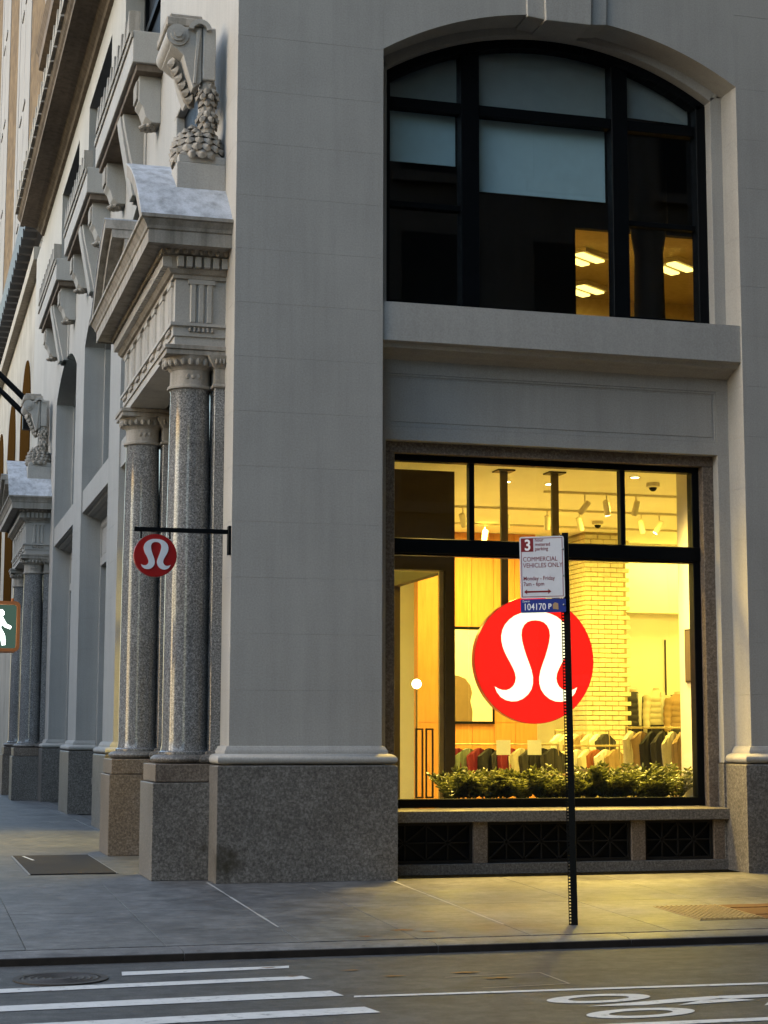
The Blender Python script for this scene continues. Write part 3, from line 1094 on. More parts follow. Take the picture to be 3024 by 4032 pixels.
        # scroll body (profile in x,z)
        def xz(pts, y0_, y1_, name, mat, bev=.006):
            n = len(pts)
            mm = MB()
            mm.add([(a, y0_, b) for a, b in pts] + [(a, y1_, b) for a, b in pts], [tuple(range(n)), tuple(range(2 * n - 1, n - 1, -1))] + [(i, (i + 1) % n, n + (i + 1) % n, n + i) for i in range(n)])
            return mm.build(name, mat, st, bevel=bev)
        xz([(-.56, 8.88), (-.27, 8.90), (-.27, 8.30), (-.36, 8.22), (-.42, 8.40), (-.47, 8.58), (-.60, 8.68)], ya + .02, yb - .06, 'scroll_body', STONE)
        xz([(-.33, 8.86), (-.29, 8.86), (-.335, 8.27), (-.36, 8.27)], ya - .01, ya + .02, 'scroll_rib', STONE, .003)
        vol = MB()
        n = 26
        for (r1, y_a, y_b) in ((.118, ya + .0, yb - .02), (.075, ya - .025, ya + .05), (.042, ya - .045, ya + .05)):
            P = [(-.535 + r1 * math.cos(2 * PI * i / n), 8.79 + r1 * math.sin(2 * PI * i / n)) for i in range(n)]
            vol.add([(a, y_a, b) for a, b in P] + [(a, y_b, b) for a, b in P], [tuple(range(n)), tuple(range(2 * n - 1, n - 1, -1))] + [(i, (i + 1) % n, n + (i + 1) % n, n + i) for i in range(n)])
        vol.build('volute', STONE, st, smooth=True)
        ar = arc(-.30, 8.78, .125, PI * .05, PI * .95, 10)
        ar2 = arc(-.30, 8.78, .075, PI * .05, PI * .95, 10)
        s_ = MB()
        for i in range(10):
            q = [ar[i], ar[i + 1], ar2[i + 1], ar2[i]]
            s_.add([(a, ya - .05, b + .06) for a, b in q] + [(a, ya + .25, b + .06) for a, b in q], [(0, 1, 2, 3), (7, 6, 5, 4), (0, 4, 5, 1), (1, 5, 6, 2), (2, 6, 7, 3), (3, 7, 4, 0)])
        s_.build('scroll_curl', STONE, st, smooth=True)
        MB().box(-.64, -.22, ya + .10, yb + .05, 8.93, 9.03).box(-.60, -.25, ya + .14, yb, 9.032, 9.08).build('scroll_cap', STONE2, st, bevel=.012)
        ac = MB()
        ac.tube([(-.52, ya + .30, 8.62), (-.47, ya + .30, 8.5), (-.42, ya + .30, 8.36), (-.36, ya + .30, 8.20), (-.33, ya + .30, 8.10)], [.05, .085, .075, .07, .03], 12)
        for k in range(6):
            petal(ac, (-.56 + k * .04, ya + .24, 8.56 - k * .075), (-1, -.4, -.2), (.4, 0, 1), .15, .13, .03)
        ac.build('acanthus', STONE2, st, smooth=False)
    # window surround between the consoles
    wf = MB()
    wf.box(-.12, 0, 1.62 + dy, 1.80 + dy, 7.4, 8.9).box(-.12, 0, 3.43 + dy, 3.61 + dy, 7.4, 8.9).box(-.12, 0, 1.62 + dy, 3.61 + dy, 8.9, 9.1)
    wf = wf.build('portico_window', STONE, BLD, bevel=.01)
    MB().box(-.02, -.005, 1.8 + dy, 3.43 + dy, 7.4, 8.9).build('pane', FGLASS, wf)


portico(0)
portico(21.87)
# entrance door in the first portico
ed = MB()
ed.box(.2, .26, 1.55, 1.63, .02, 3.4).box(.2, .26, 3.67, 3.75, .02, 3.4).box(.2, .26, 1.63, 3.67, 3.3, 3.4).box(.2, .26, 2.62, 2.68, .02, 3.3)
ed = ed.build('entrance_door', BLACK, BLD)
MB().box(.225, .233, 1.63, 3.67, .03, 3.3).build('pane', GLASS, ed)
ed2 = MB().box(.2, .26, 23.6, 25.8, 0, 3.4).build('entrance_door', BLACK, BLD)
# ================================================================== STORE INTERIOR
WARM = (1.0, .73, .12)
WARM2 = (1.0, .66, .15)
CZ = 4.6
struct(MB().box(.5, 11.2, .5, 12.2, -.1, .02).build('store_floor', FLOORW))
struct(MB().box(.5, 11.2, .62, 12.2, CZ, CZ + .1).build('store_ceiling', CREAM))
struct(MB().box(6.9, 11.2, 12.0, 12.2, .02, CZ).box(.5, 5.1, 10.6, 10.8, .02, CZ).box(5.1, 6.9, 11.0, 11.2, .02, CZ).build('store_back_wall', CREAM))
struct(MB().box(11.0, 11.2, .75, 12.0, .02, CZ).build('store_side_wall', CREAM))
struct(MB().box(5.45, 5.60, .76, 1.34, .02, CZ).build('window_return_wall', CREAM))
# oak panelled wall
ow = struct(MB().box(4.6, 6.56, 9.03, 9.2, .02, CZ).build('oak_wall', WOOD))
xs = [4.6, 5.12, 5.485, 5.845, 6.2, 6.56]
for a, b in zip(xs, xs[1:]):
    for c, d in ((.02, 1.62), (1.62, CZ)):
        MB().box(a + .003, b - .003, 9.0, 9.029, c + .003, d - .003).build('panel', WOOD, ow)
p = thing('framed_poster', 'tall framed poster with pale ground and brown silhouette on the oak wall', 'poster', (5.5, 8.99, 1.6))
MB().box(5.0, 5.84, 8.955, 8.998, 1.60, 3.11).build('frame', BLACK, p)
MB().box(5.03, 5.80, 8.950, 8.954, 1.64, 3.06).build('print', SCREENM, p)
sil = [(5.03, 1.641), (5.47, 1.641), (5.475, 1.8), (5.44, 1.95), (5.47, 2.08), (5.44, 2.2), (5.36, 2.3), (5.25, 2.34), (5.12, 2.36), (5.03, 2.3)]
MB().add([(a, 8.948, b) for a, b in sil], [tuple(range(len(sil)))]).build('silhouette', plain('brown_print', (.16, .10, .05), .6), p)
# lit niche wall on the right
nw = struct(MB().box(6.9, 11.0, 10.0, 10.15, .02, 3.45).build('niche_wall', CREAM))
struct(MB().box(6.9, 11.0, 9.75, 10.15, 3.45, CZ).build('niche_fascia', CREAM))
p = thing('wall_panel', 'thin framed panel with dark edge on the bright right wall above the jackets', 'panel', (9.4, 9.97, 2.1))
MB().box(9.22, 9.9, 9.965, 9.985, 2.10, 3.02).build('board', CREAM, p)
MB().box(9.20, 9.22, 9.96, 9.99, 2.08, 3.02).box(9.22, 9.9, 9.96, 9.99, 2.08, 2.10).build('edge_trim', BRONZE, p)
p = thing('small_picture', 'small dark picture on the cream return wall at the right window edge', 'picture', (5.44, 1.1, 1.9))
MB().box(5.432, 5.449, .86, 1.16, 2.02, 2.62).build('frame', BRONZE, p)
MB().box(5.430, 5.4315, .88, 1.14, 2.04, 2.60).build('print', plain('dark_print', (.10, .075, .05), .5), p)
# brick column
bc = thing('brick_column', 'white painted brick column standing behind the red disc sign', 'column', (7.5, 8.8, .02))
MB().box(7.165, 7.845, 8.415, 9.19, .02, CZ).build('core', MORTAR, bc)
bm_ = [MB().box(-L / 2, L / 2, -.05, .05, -.031, .031).mesh('brick', WHITEBR, .004) for L in (.206, .093)]
z = .95
row = 0
while z < CZ - .03:
    o = 0 if row % 2 == 0 else -.108
    x = 7.152 + (o + .216 / 2 if row % 2 else .108)
    if row % 2:
        put('brick', bm_[1], (7.202, 8.45 + random.uniform(-.003, .003), z), bc)
        x = 7.152 + .104 + .108
    while x < 7.80:
        put('brick', bm_[0], (x, 8.45 + random.uniform(-.004, .003), z), bc)
        x += .216
    y = 8.50 + .108
    while y < 9.15:
        put('brick', bm_[0], (7.20 + random.uniform(-.003, .003), y, z), bc, (0, 0, PI / 2))
        y += .216
    z += .0745
    row += 1
# vestibule: dark portal inside the window
v = struct(MB().box(.5, 2.97, 2.0, 2.16, 3.30, 4.45).box(2.855, 2.97, 2.0, 2.16, .02, 3.30).box(2.86, 2.97, 2.16, 4.4, 3.30, 4.45).box(2.86, 2.97, 4.28, 4.4, .02, 3.30).build('vestibule_portal', PANELDARK))
gd = thing('glass_door', 'frameless glass inner door with long dark pull handles left of the red disc', 'door', (2.5, 2.1, .02))
MB().box(1.9, 2.84, 2.07, 2.082, .03, 3.28).build('leaf', GLASS, gd)
MB().box(2.80, 2.85, 2.05, 2.10, .03, 3.29).build('door_stile', BRASSY, gd)
for q in (2.50, 2.62):
    h = MB()
    for (a, b) in ((q, q + .018), (q + .075, q + .093)):
        h.box(a, b, 2.0, 2.02, .72, 1.50)
    h.box(q, q + .093, 2.0, 2.02, 1.482, 1.50).box(q, q + .093, 2.0, 2.02, .72, .738)
    h.build('pull_handle', BRONZE, gd)
# hanging backlit disc sign
EM = [(1218, 626), (1150, 628), (1100, 640), (1050, 661), (1010, 690), (975, 728), (953, 770), (942, 820), (944, 862), (953, 905), (968, 945), (988, 985), (1012, 1028), (1035, 1072), (1050, 1108), (1056, 1145), (1050, 1180), (1035, 1208), (1010, 1230), (980, 1241), (945, 1240), (915, 1230), (888, 1215), (905, 1258), (935, 1295), (975, 1318), (1020, 1328), (1065, 1325), (1110, 1307), (1150, 1275), (1178, 1235), (1191, 1190), (1192, 1140), (1181, 1085), (1162, 1030), (1141, 975), (1122, 915), (1108, 860), (1102, 812), (1107, 768), (1125, 732), (1152, 708), (1185, 697), (1218, 694)]
EMN = [((x - 1218) / 480 + .02, -(y - 1005) / 495) for x, y in EM]
EMN = EMN + [(.04 - x, y) for x, y in EMN[-2:0:-1]]


def disc_sign(parent, cx, cy, cz, R, t, red, white, edge):
    n = 72
    P = [(cx + R * math.cos(2 * PI * k / n), cz + R * math.sin(2 * PI * k / n)) for k in range(n)]
    MB().prism(P, cy, cy + t, 'd').build('disc_body', edge, parent, smooth=True)
    P2 = [(cx + (R - .004) * math.cos(2 * PI * k / n), cz + (R - .004) * math.sin(2 * PI * k / n)) for k in range(n)]
    f = MB().prism(P2, cy - .006, cy - .001, 'd').build('disc_face', red, parent)
    MB().prism([(cx + a * R, cz + b * R) for a, b in EMN], cy - .014, cy - .0065, 'd').build('omega_emblem', white, parent)
    return f


ws = thing('disc_sign', 'large backlit red disc sign with white emblem hanging inside the shop window', 'sign', (4.155, 2.65, 1.57))
disc_sign(ws, 4.155, 2.60, 2.315, .755, .10, SIGNRED, SIGNWHITE, REDP)
for q in (3.815, 4.47):
    MB().box(q - .042, q + .042, 2.67, 2.72, 2.6, CZ - .02).build('hanging_post', POSTB, ws)
    MB().box(q - .11, q + .11, 2.58, 2.80, CZ - .02, CZ - .001).build('ceiling_plate', BRONZE, ws)
# track lights
lampspots = [(5.49, 4.25, 1, 0), (5.77, 4.19, -.4, 1), (6.15, 4.1, .3, 0), (5.59, 5.92, -.2, 0), (6.08, 5.92, -.6, 0), (7.04, 5.95, -.5, 0), (7.34, 6.0, .9, 1), (4.36, 5.98, -.5, 0), (5.0, 5.95, -.2, 0), (4.45, 7.8, .2, 0), (5.3, 7.8, .1, 0)]
lab = ['white track spotlight on the front rail', 'lit white track spotlight on the front rail', 'white track spotlight at the right end of the front rail', 'white track spotlight on the middle rail beside the sign post', 'white track spotlight on the middle rail above the brick column', 'white track spotlight tilted left near the right mullion', 'lit white track spotlight tilted right near the right mullion', 'white track spotlight beside the dark vestibule panel', 'white track spotlight behind the left hanging post', 'rear track spotlight beside the dark vestibule panel', 'rear track spotlight behind the left hanging post']
hl = MB().lathe([(.0, -.11), (.038, -.11), (.042, -.10), (.042, .075), (.026, .09), (0, .09)], 0, 0, 18, cap=False).mesh('lamp_housing', TRACKW, smooth=True)
sm = MB().box(-.007, .007, -.007, .007, .03, .12).mesh('stem', TRACKW)
ll = MB().lathe([(.0, -.112), (.036, -.112)], 0, 0, 18, cap=False).mesh('lens', LAMP)
ld = MB().lathe([(.0, -.112), (.036, -.112)], 0, 0, 18, cap=False).mesh('lens', BRONZE)
for (x, y, tl, lit), lb in zip(lampspots, lab):
    t = thing('track_light', lb, 'spotlight', (x, y, CZ - .03), 'ceiling track spotlights')
    put('stem', sm, (x, y, CZ - .15), t)
    put('lamp_housing', hl, (x, y, CZ - .19), t, (.25, .6 * tl, 0))
    put('lens', ll if lit else ld, (x, y, CZ - .19), t, (.25, .6 * tl, 0))
for y, x0, x1, lb in ((4.2, 4.9, 8.5, 'white ceiling lighting rail nearest the shop window'), (5.95, 3.6, 9, 'white ceiling lighting rail in the middle of the shop'), (7.8, 3.6, 9, 'white ceiling lighting rail at the back of the shop')):
    tag(MB().box(x0, x1, y - .018, y + .018, CZ - .032, CZ - .001).build('lighting_rail', TRACKW), lb, 'rail')
for (x, y), lb in zip(((5.98, 3.17), (6.83, 7.07)), ('dome security camera on the ceiling near the right window edge', 'dome security camera on the ceiling before the brick column')):
    t = thing('dome_camera', lb, 'camera', (x, y, CZ - .12))
    MB().lathe([(0, CZ - .001), (.085, CZ - .001), (.085, CZ - .05), (.06, CZ - .06), (0, CZ - .06)], x, y, 20, cap=False).build('housing', TRACKW, t, smooth=True)
    MB().ball((x, y, CZ - .065), .05, .05, .045, 14, 8).build('dome', BLACK, t, smooth=True)
for i, (x, y, lb) in enumerate(((4.15, 3.55, 'small bright ceiling downlight behind the left hanging post'), (4.75, 3.6, 'small ceiling downlight between the two hanging posts'), (5.55, 2.75, 'small ceiling downlight near the right end of the window'))):
    t = thing('downlight', lb, 'ceiling lamp', (x, y, CZ - .012))
    MB().lathe([(.055, CZ - .001), (.07, CZ - .001), (.07, CZ - .012), (.055, CZ - .012)], x, y, 20, cap=False).build('trim_ring', TRACKW, t)
    MB().lathe([(0, CZ - .006), (.054, CZ - .006)], x, y, 20, cap=False).build('lens', LAMP, t)
# area lamps for the shop's ceiling lighting, spots added for the spill outside
def area(x, y, z, sx, sy, e, rot=(0, 0, 0), col=WARM):
    e *= .72
    l = bpy.data.lights.new('shop_lamp', 'AREA')
    l.shape = 'RECTANGLE'
    l.size, l.size_y, l.energy, l.color = sx, sy, e, col
    o = bpy.data.objects.new('shop_lamp', l)
    o.location, o.rotation_euler = (x, y, z), rot
    COL.objects.link(o)


area(5.2, 7.4, 4.54, .8, .8, 150)
area(9.3, 9.2, 4.54, 2.2, .5, 40)
area(6.6, 4.9, 4.54, .8, .8, 150)
area(2.2, 7.5, 4.54, .8, 3, 120)
area(1.6, 3.0, 4.40, 1.0, 1.0, 50)
area(8.8, 6.5, 4.54, .8, .8, 80)


def spot(x, y, z, tx, ty, tz, e, ang=95):  # unseen spots, added for the warm light they throw outside
    l = bpy.data.lights.new('unseen_spot', 'SPOT')
    l.energy, l.color, l.spot_size, l.spot_blend, l.shadow_soft_size = e, WARM2, rad(ang), .95, .32
    o = bpy.data.objects.new('unseen_spot', l)
    o.location = (x, y, z)
    o.rotation_euler = (Vector((x, y, z)) - Vector((tx, ty, tz))).to_track_quat('Z', 'Y').to_euler()
    COL.objects.link(o)


for q in (2.5, 3.7, 4.9):
    spot(q, 1.30, 4.53, q + .15, -.35, 0, 950, 66)
gl_ = thing('globe_lamp', 'bright glowing globe lamp on a slim stand behind the glass door', 'lamp', (3.4, 5.0, .02))
MB().ball((3.4, 5.0, 2.09), .06, .06, .06, 16, 10).build('globe', LAMP, gl_, smooth=True)
MB().tube([(3.4, 5.0, .05), (3.4, 5.0, 2.03)], .012, 8).build('stem', BRASSY, gl_, smooth=True)
MB().lathe([(0, .02), (.16, .02), (.16, .045), (.02, .055), (0, .055)], 3.4, 5.0, 24, cap=False).build('foot', BRASSY, gl_, smooth=True)
spot(2.3, 1.25, 4.5, 5.64, .1, 2.0, 420, 60)  # out of sight, added to warm the right window reveal
spot(1.0, 7.6, 4.5, -1.3, 6.6, 0, 650, 85)  # out of sight, added for the warm pool on the side pavement
# clothes racks and garments
RACKC = {'black': plain('black_fabric', (.012, .012, .014), .85), 'charcoal': plain('charcoal_fabric', (.035, .033, .034), .85), 'cream': plain('cream_fabric', (.55, .50, .38), .85), 'crimson': plain('crimson_fabric', (.22, .012, .03), .8), 'sage': plain('sage_fabric', (.22, .27, .17), .85), 'rust': plain('rust_fabric', (.30, .09, .03), .85), 'white': plain('white_fabric', (.7, .68, .62), .85), 'tan': plain('tan_fabric', (.33, .22, .12), .85)}


def garment(Wd, Hh, th, seed, sleeves=True):
    rnd = random.Random(seed)
    nu, nv = 14, 12
    m = MB()
    P = [[], []]
    for side in (0, 1):
        for j in range(nv + 1):
            t = j / nv
            wdt = Wd * (.62 + .38 * min(1, (t / .08)) ** .6) * (1 - .10 * math.sin(PI * min(1, max(0, t - .2) / .8)))
            for i in range(nu + 1):
                s = i / nu * 2 - 1
                fold = .016 * math.sin(s * 9 + seed + t * 2) * min(1, t * 2.5) + .012 * math.sin(s * 17 + seed * 2)
                tk = th * (1 - .75 * abs(s) ** 3) * (.6 + .4 * t)
                z = -Hh * t - (.10 * abs(s) ** 1.4 * Hh if t < .2 else .10 * Hh * abs(s) ** 1.4 * (1 - (t - .2) / .8)) - .012 * math.sin(s * 7 + seed) * t
                P[side].append((s * wdt / 2, fold + (tk if side else -tk), z))
    pts = P[0] + P[1]
    w1 = nu + 1
    n1 = len(P[0])
    F = []
    for j in range(nv):
        for i in range(nu):
            a = j * w1 + i
            F.append((a, a + 1, a + w1 + 1, a + w1))
            F.append((n1 + a, n1 + a + w1, n1 + a + w1 + 1, n1 + a + 1))
        a = j * w1
        F.append((a, a + w1, n1 + a + w1, n1 + a))
        a = j * w1 + nu
        F.append((a, n1 + a, n1 + a + w1, a + w1))
    for i in range(nu):
        F.append((i, n1 + i, n1 + i + 1, i + 1))
        a = nv * w1 + i
        F.append((a, a + 1, n1 + a + 1, n1 + a))
    m.add(pts, F)
    return m


GM = {}
for kind, (W_, H_, th_) in {'jacket': (.46, .62, .045), 'long coat': (.46, .95, .05), 'folded trousers': (.34, .5, .03)}.items():
    for c in RACKC:
        GM[kind, c] = None


def rack(name_lab, short, x0, x1, y, zb, items, rotbase):
    t = thing('clothes_rack', name_lab, 'clothes rack', ((x0 + x1) / 2, y, .02), 'clothes racks in the shop')
    MB().tube([(x0, y, zb), (x1, y, zb)], .014, 8).build('rail', BRASSY, t, smooth=True)
    for q in (x0, x1):
        MB().tube([(q, y, .03), (q, y, zb + .01)], .014, 8).build('upright', BRASSY, t, smooth=True)
        MB().box(q - .02, q + .02, y - .22, y + .22, .02, .045).build('foot', BRASSY, t)
    n = len(items)
    for i, (kind, c) in enumerate(items):
        W_, H_, th_ = {'jacket': (.46, .62, .05), 'long coat': (.46, .95, .05), 'pair of trousers': (.36, .55, .035)}[kind]
        me = garment(W_, H_, th_, i * 1.7 + x0).mesh('hanging_garment', RACKC[c], smooth=True)
        g = put('hanging_garment', me, (x0 + (x1 - x0) * (i + .5) / n, y, zb - .05), None, (0, 0, rotbase + random.uniform(-.25, .25)))
        hk = MB().tube([(0, 0, -.012), (0, 0, .05), (.012, 0, .066), (.02, 0, .05)], .0035, 6).mesh('hanger_hook', BRASSY)
        put('hanger_hook', hk, (x0 + (x1 - x0) * (i + .5) / n, y, zb - .05), g)
        ordn = ['first', 'second', 'third', 'fourth', 'fifth', 'sixth', 'seventh', 'eighth', 'ninth', 'tenth', 'eleventh', 'twelfth'][i]
        tag(g, f'{c} {kind} hanging {ordn} from the left on the {short}', 'garment', 'garments on the shop racks')


rack('low metal clothes rack behind the plants below the red disc', 'rack below the red disc', 4.2, 5.75, 6.0, 1.30, [('jacket', 'crimson'), ('jacket', 'sage'), ('jacket', 'crimson'), ('jacket', 'black'), ('pair of trousers', 'charcoal'), ('jacket', 'crimson'), ('jacket', 'cream'), ('jacket', 'charcoal'), ('jacket', 'black'), ('jacket', 'charcoal')], .35)
rack('low metal clothes rack in front of the brick column', 'rack before the brick column', 5.95, 6.8, 6.3, 1.28, [('jacket', 'cream'), ('jacket', 'white'), ('jacket', 'cream'), ('jacket', 'rust'), ('jacket', 'white'), ('jacket', 'tan')], .4)
rack('low metal clothes rack at the right edge of the shop window', 'rack at the right', 6.35, 7.4, 5.0, 1.53, [('jacket', 'cream'), ('jacket', 'tan'), ('long coat', 'black'), ('long coat', 'charcoal'), ('long coat', 'cream'), ('long coat', 'tan'), ('long coat', 'sage')], .5)
rack('tall metal clothes rack with pale garments close to the brick column', 'tall rack by the brick column', 6.25, 7.1, 7.4, 1.50, [('jacket', 'white'), ('jacket', 'cream'), ('jacket', 'white'), ('jacket', 'tan'), ('jacket', 'cream'), ('jacket', 'white'), ('jacket', 'charcoal')], .45)
for x_, lb in ((4.75, 'left'), (5.2, 'right')):
    tag(MB().box(x_, x_ + .2, 5.72, 5.73, 1.16, 1.36).build('price_card', WHITEP), f'white price card on the {lb} of the rack below the red disc', 'card')
# upper rail display in front of the brick column
t = thing('display_table', 'low pale display table with folded clothes behind the plants', 'table', (5.3, 4.0, .02))
MB().box(4.6, 6.0, 3.7, 4.3, .82, .87).build('tabletop', FLOORW, t, bevel=.005)
for a in (4.65, 5.95):
    for b in (3.75, 4.25):
        MB().box(a - .02, a + .02, b - .02, b + .02, .02, .82).build('leg', BRASSY, t)
fc = [('white', 4.72, 3), ('tan', 4.98, 2), ('cream', 5.24, 4), ('rust', 5.50, 2), ('white', 5.78, 3)]
for c, x, n in fc:
    for k in range(n):
        g = MB().prism([(x - .11, .872 + k * .036), (x + .11, .872 + k * .036), (x + .118, .888 + k * .036), (x + .105, .905 + k * .036), (x - .105, .905 + k * .036), (x - .118, .888 + k * .036)], 3.86 + .01 * k, 4.12 - .006 * k, 'd').build('folded_shirt', RACKC[c], None, bevel=.006)
        tag(g, f'{c} folded shirt, {["bottom", "second", "third", "fourth"][k]} in the {"leftmost" if x < 4.8 else "second" if x < 5.1 else "middle" if x < 5.3 else "fourth" if x < 5.6 else "rightmost"} pile on the display table', 'shirt', 'folded shirts')


# mannequins with puffer jackets
def mannequin(x, y, zb, c, c2, label, rz):
    t = thing('mannequin', label, 'mannequin', (x, y, .02), 'mannequins against the bright wall')
    ca, sa = math.cos(rz), math.sin(rz)
    T = lambda a, b, z: (x + a * ca - b * sa, y + a * sa + b * ca, z)
    def loft(levels, seg=22, name='', mat=None, rib=0, cx=0):
        m = MB(T)
        P, F = [], []
        for (z, rx, ry, ox) in levels:
            for k in range(seg):
                a = 2 * PI * k / seg
                P.append((ox + rx * math.cos(a), ry * math.sin(a), z))
        for j in range(len(levels) - 1):
            for k in range(seg):
                k2 = (k + 1) % seg
                F.append((j * seg + k, j * seg + k2, (j + 1) * seg + k2, (j + 1) * seg + k))
        F += [tuple(range(seg)), tuple((len(levels) - 1) * seg + k for k in range(seg))]
        m.add(P, F)
        return m
    tors = [(zb - .12, .15, .11, 0), (zb, .165, .115, 0), (zb + .18, .13, .095, 0), (zb + .38, .165, .105, 0), (zb + .5, .18, .09, 0), (zb + .54, .07, .06, 0), (zb + .62, .055, .055, 0), (zb + .63, .03, .03, 0)]
    loft(tors).build('torso', SKIN, t, smooth=True)
    jl = []
    for i in range(37):
        q = i / 36
        z = zb + .02 + q * .56
        bulge = .016 * abs(math.sin(q * PI * 6))
        rx = .185 + .02 * math.sin(q * PI) + bulge if q < .82 else .195 - (q - .82) / .18 * .12
        ry = .135 + bulge if q < .82 else .13 - (q - .82) / .18 * .06
        jl.append((z, rx, ry, 0))
    j = loft(jl).build('puffer_jacket', RACKC[c], t, smooth=True)
    for sg in (-1, 1):
        pts, rs = [], []
        for i in range(25):
            q = i / 24
            pts.append((sg * (.19 + .075 * math.sin(q * PI * .5)), -.02 - .05 * q * q, zb + .50 - q * .52))
            rs.append(.062 - .012 * q + .013 * abs(math.sin(q * PI * 5)))
        MB(T).tube(pts, rs, 12).build('sleeve', RACKC[c], j, smooth=True)
    MB(T).prism([(-.012, zb + .03), (.03, zb + .03), (.05, zb + .55), (-.035, zb + .55)], -.165, -.13, 'd').build('shirt_front', RACKC['white'], t)
    loft([(zb - .14, .18, .13, 0), (zb - .02, .175, .125, 0), (zb + .04, .16, .12, 0)]).build('shorts', RACKC[c2], t, smooth=True)
    for sg in (-1, 1):
        MB(T).tube([(sg * .08, 0, .05), (sg * .085, .01, zb * .3), (sg * .09, 0, zb - .1)], [.04, .055, .085], 12).build('leg', SKIN, t, smooth=True)
    MB(T).box(-.22, .22, -.18, .18, .021, .05).build('base_plate', BRASSY, t)


mannequin(8.87, 9.6, 1.58, 'cream', 'black', 'headless mannequin in cream puffer jacket and black shorts by the bright wall', .25)
mannequin(8.50, 9.7, 1.56, 'charcoal', 'black', 'headless mannequin in dark puffer jacket half hidden by the brick column', .3)
mannequin(9.16, 9.4, 1.52, 'tan', 'charcoal', 'headless mannequin in tan puffer jacket at the right edge of the shop', .2)
# planter and plants
pb = thing('planter', 'long low planter box along the inside of the shop window', 'planter', (4.0, 1.2, .02))
MB().box(2.55, 5.43, 1.02, 1.42, .02, .70).build('trough', FLOORW, pb, bevel=.01)
MB().box(2.58, 5.40, 1.05, 1.39, .701, .72).build('soil', SOIL, pb)


def plant_mesh(seed, hgt):
    rnd = random.Random(seed)
    m = MB()
    for s in range(12):
        az = rnd.uniform(0, 2 * PI)
        lean = rnd.uniform(.15, 1.0)
        L = hgt * rnd.uniform(.75, 1.1)
        pts = []
        for i in range(9):
            q = i / 8
            rr_ = L * lean * q ** 1.5
            pts.append(Vector((.04 * math.cos(az) + rr_ * math.cos(az), .04 * math.sin(az) + rr_ * math.sin(az), L * q * (1 - .25 * lean * q))))
        m.tube(pts, [.009 * (1 - .7 * i / 8) for i in range(9)], 4)
        for i in range(1, 9):
            d = (pts[i] - pts[i - 1]).normalized()
            sd_ = d.cross(Vector((0, 0, 1)))
            if sd_.length < .1:
                sd_ = Vector((1, 0, 0))
            sd_.normalize()
            up = sd_.cross(d)
            for sg in (-1, 1, 0) if i == 8 else (-1, 1):
                ln = .075 * rnd.uniform(.8, 1.25)
                out = (sd_ * sg * .9 + d * .55 + up * rnd.uniform(-.25, .4)).normalized() if sg else d
                wv = out.cross(up)
                if wv.length < .1:
                    wv = sd_.copy()
                wv.normalize()
                wv *= .017 * rnd.uniform(.8, 1.3)
                b = pts[i]
                lift = up * .010
                m.add([tuple(b), tuple(b + out * ln * .35 + wv - lift), tuple(b + out * ln * .75 + wv * .8 - lift), tuple(b + out * ln), tuple(b + out * ln * .75 - wv * .8 - lift), tuple(b + out * ln * .35 - wv - lift), tuple(b + out * ln * .55 + lift)],
                      [(0, 1, 6), (1, 2, 6), (2, 3, 6), (3, 4, 6), (4, 5, 6), (5, 0, 6)])
    return m


pms = [plant_mesh(s, h).mesh('houseplant', LEAF) for s, h in ((1, .36), (2, .40), (3, .31), (4, .48))]
npl = 22
for i in range(npl):
    x = 2.68 + i * 2.62 / (npl - 1)
    k = [0, 2, 1, 0, 2, 0, 3, 1, 0, 2, 0, 2, 1, 2, 0, 2, 1, 0, 3, 1, 0, 3][i]
    o = put('houseplant', pms[k], (x, 1.22 + random.uniform(-.11, .11), .72), None, (0, 0, random.uniform(0, 6.28)), (1, 1, random.uniform(.7, 1.08)))
    nth = ['first', 'second', 'third', 'fourth', 'fifth', 'sixth', 'seventh', 'eighth', 'ninth', 'tenth', 'eleventh', 'twelfth', 'thirteenth', 'fourteenth', 'fifteenth', 'sixteenth', 'seventeenth', 'eighteenth', 'nineteenth', 'twentieth', 'last but one', 'last'][i]
    tag(o, f'leafy dark green plant in the window planter, {nth} from the left', 'plant', 'plants along the shop window')
# office behind the arched window: dark front room, lit room beyond an opening
OFFW = plain('office_plaster', (.55, .45, .28), .9)
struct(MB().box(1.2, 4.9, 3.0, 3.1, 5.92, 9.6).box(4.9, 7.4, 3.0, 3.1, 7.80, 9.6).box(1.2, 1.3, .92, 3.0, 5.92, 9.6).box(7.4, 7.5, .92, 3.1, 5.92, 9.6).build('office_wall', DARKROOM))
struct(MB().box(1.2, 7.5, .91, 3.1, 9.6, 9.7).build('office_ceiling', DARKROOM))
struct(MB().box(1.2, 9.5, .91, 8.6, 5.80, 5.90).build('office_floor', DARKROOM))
struct(MB().box(4.2, 9.5, 8.4, 8.5, 5.9, 8.36).box(4.2, 4.3, 3.1, 8.4, 5.9, 8.36).box(9.4, 9.5, 3.1, 8.4, 5.9, 8.36).build('lit_office_wall', OFFW))
struct(MB().box(4.2, 9.5, 3.1, 8.5, 8.36, 8.42).build('lit_office_ceiling', OFFW))
for (x, y), lb in zip(((6.2, 6.0), (7.68, 6.1), (6.9, 7.7)), ('glowing ceiling light seen through the middle pane of the arched window', 'glowing ceiling light seen through the right pane of the arched window', 'glowing ceiling light at the back of the lit upstairs office')):
    t = thing('ceiling_light', lb, 'ceiling lamp', (x, y, 8.25))
    ca, sa = math.cos(.6), math.sin(.6)
    RT = lambda a, b, z, x=x, y=y: (x + a * ca - b * sa, y + a * sa + b * ca, z)
    MB(RT).box(-.30, .30, -.26, .26, 8.29, 8.359).build('housing', TRACKW, t)
    for q in (-.13, .13):
        MB(RT).box(-.28, .28, q - .07, q + .07, 8.262, 8.289).build('tube', TUBE, t)
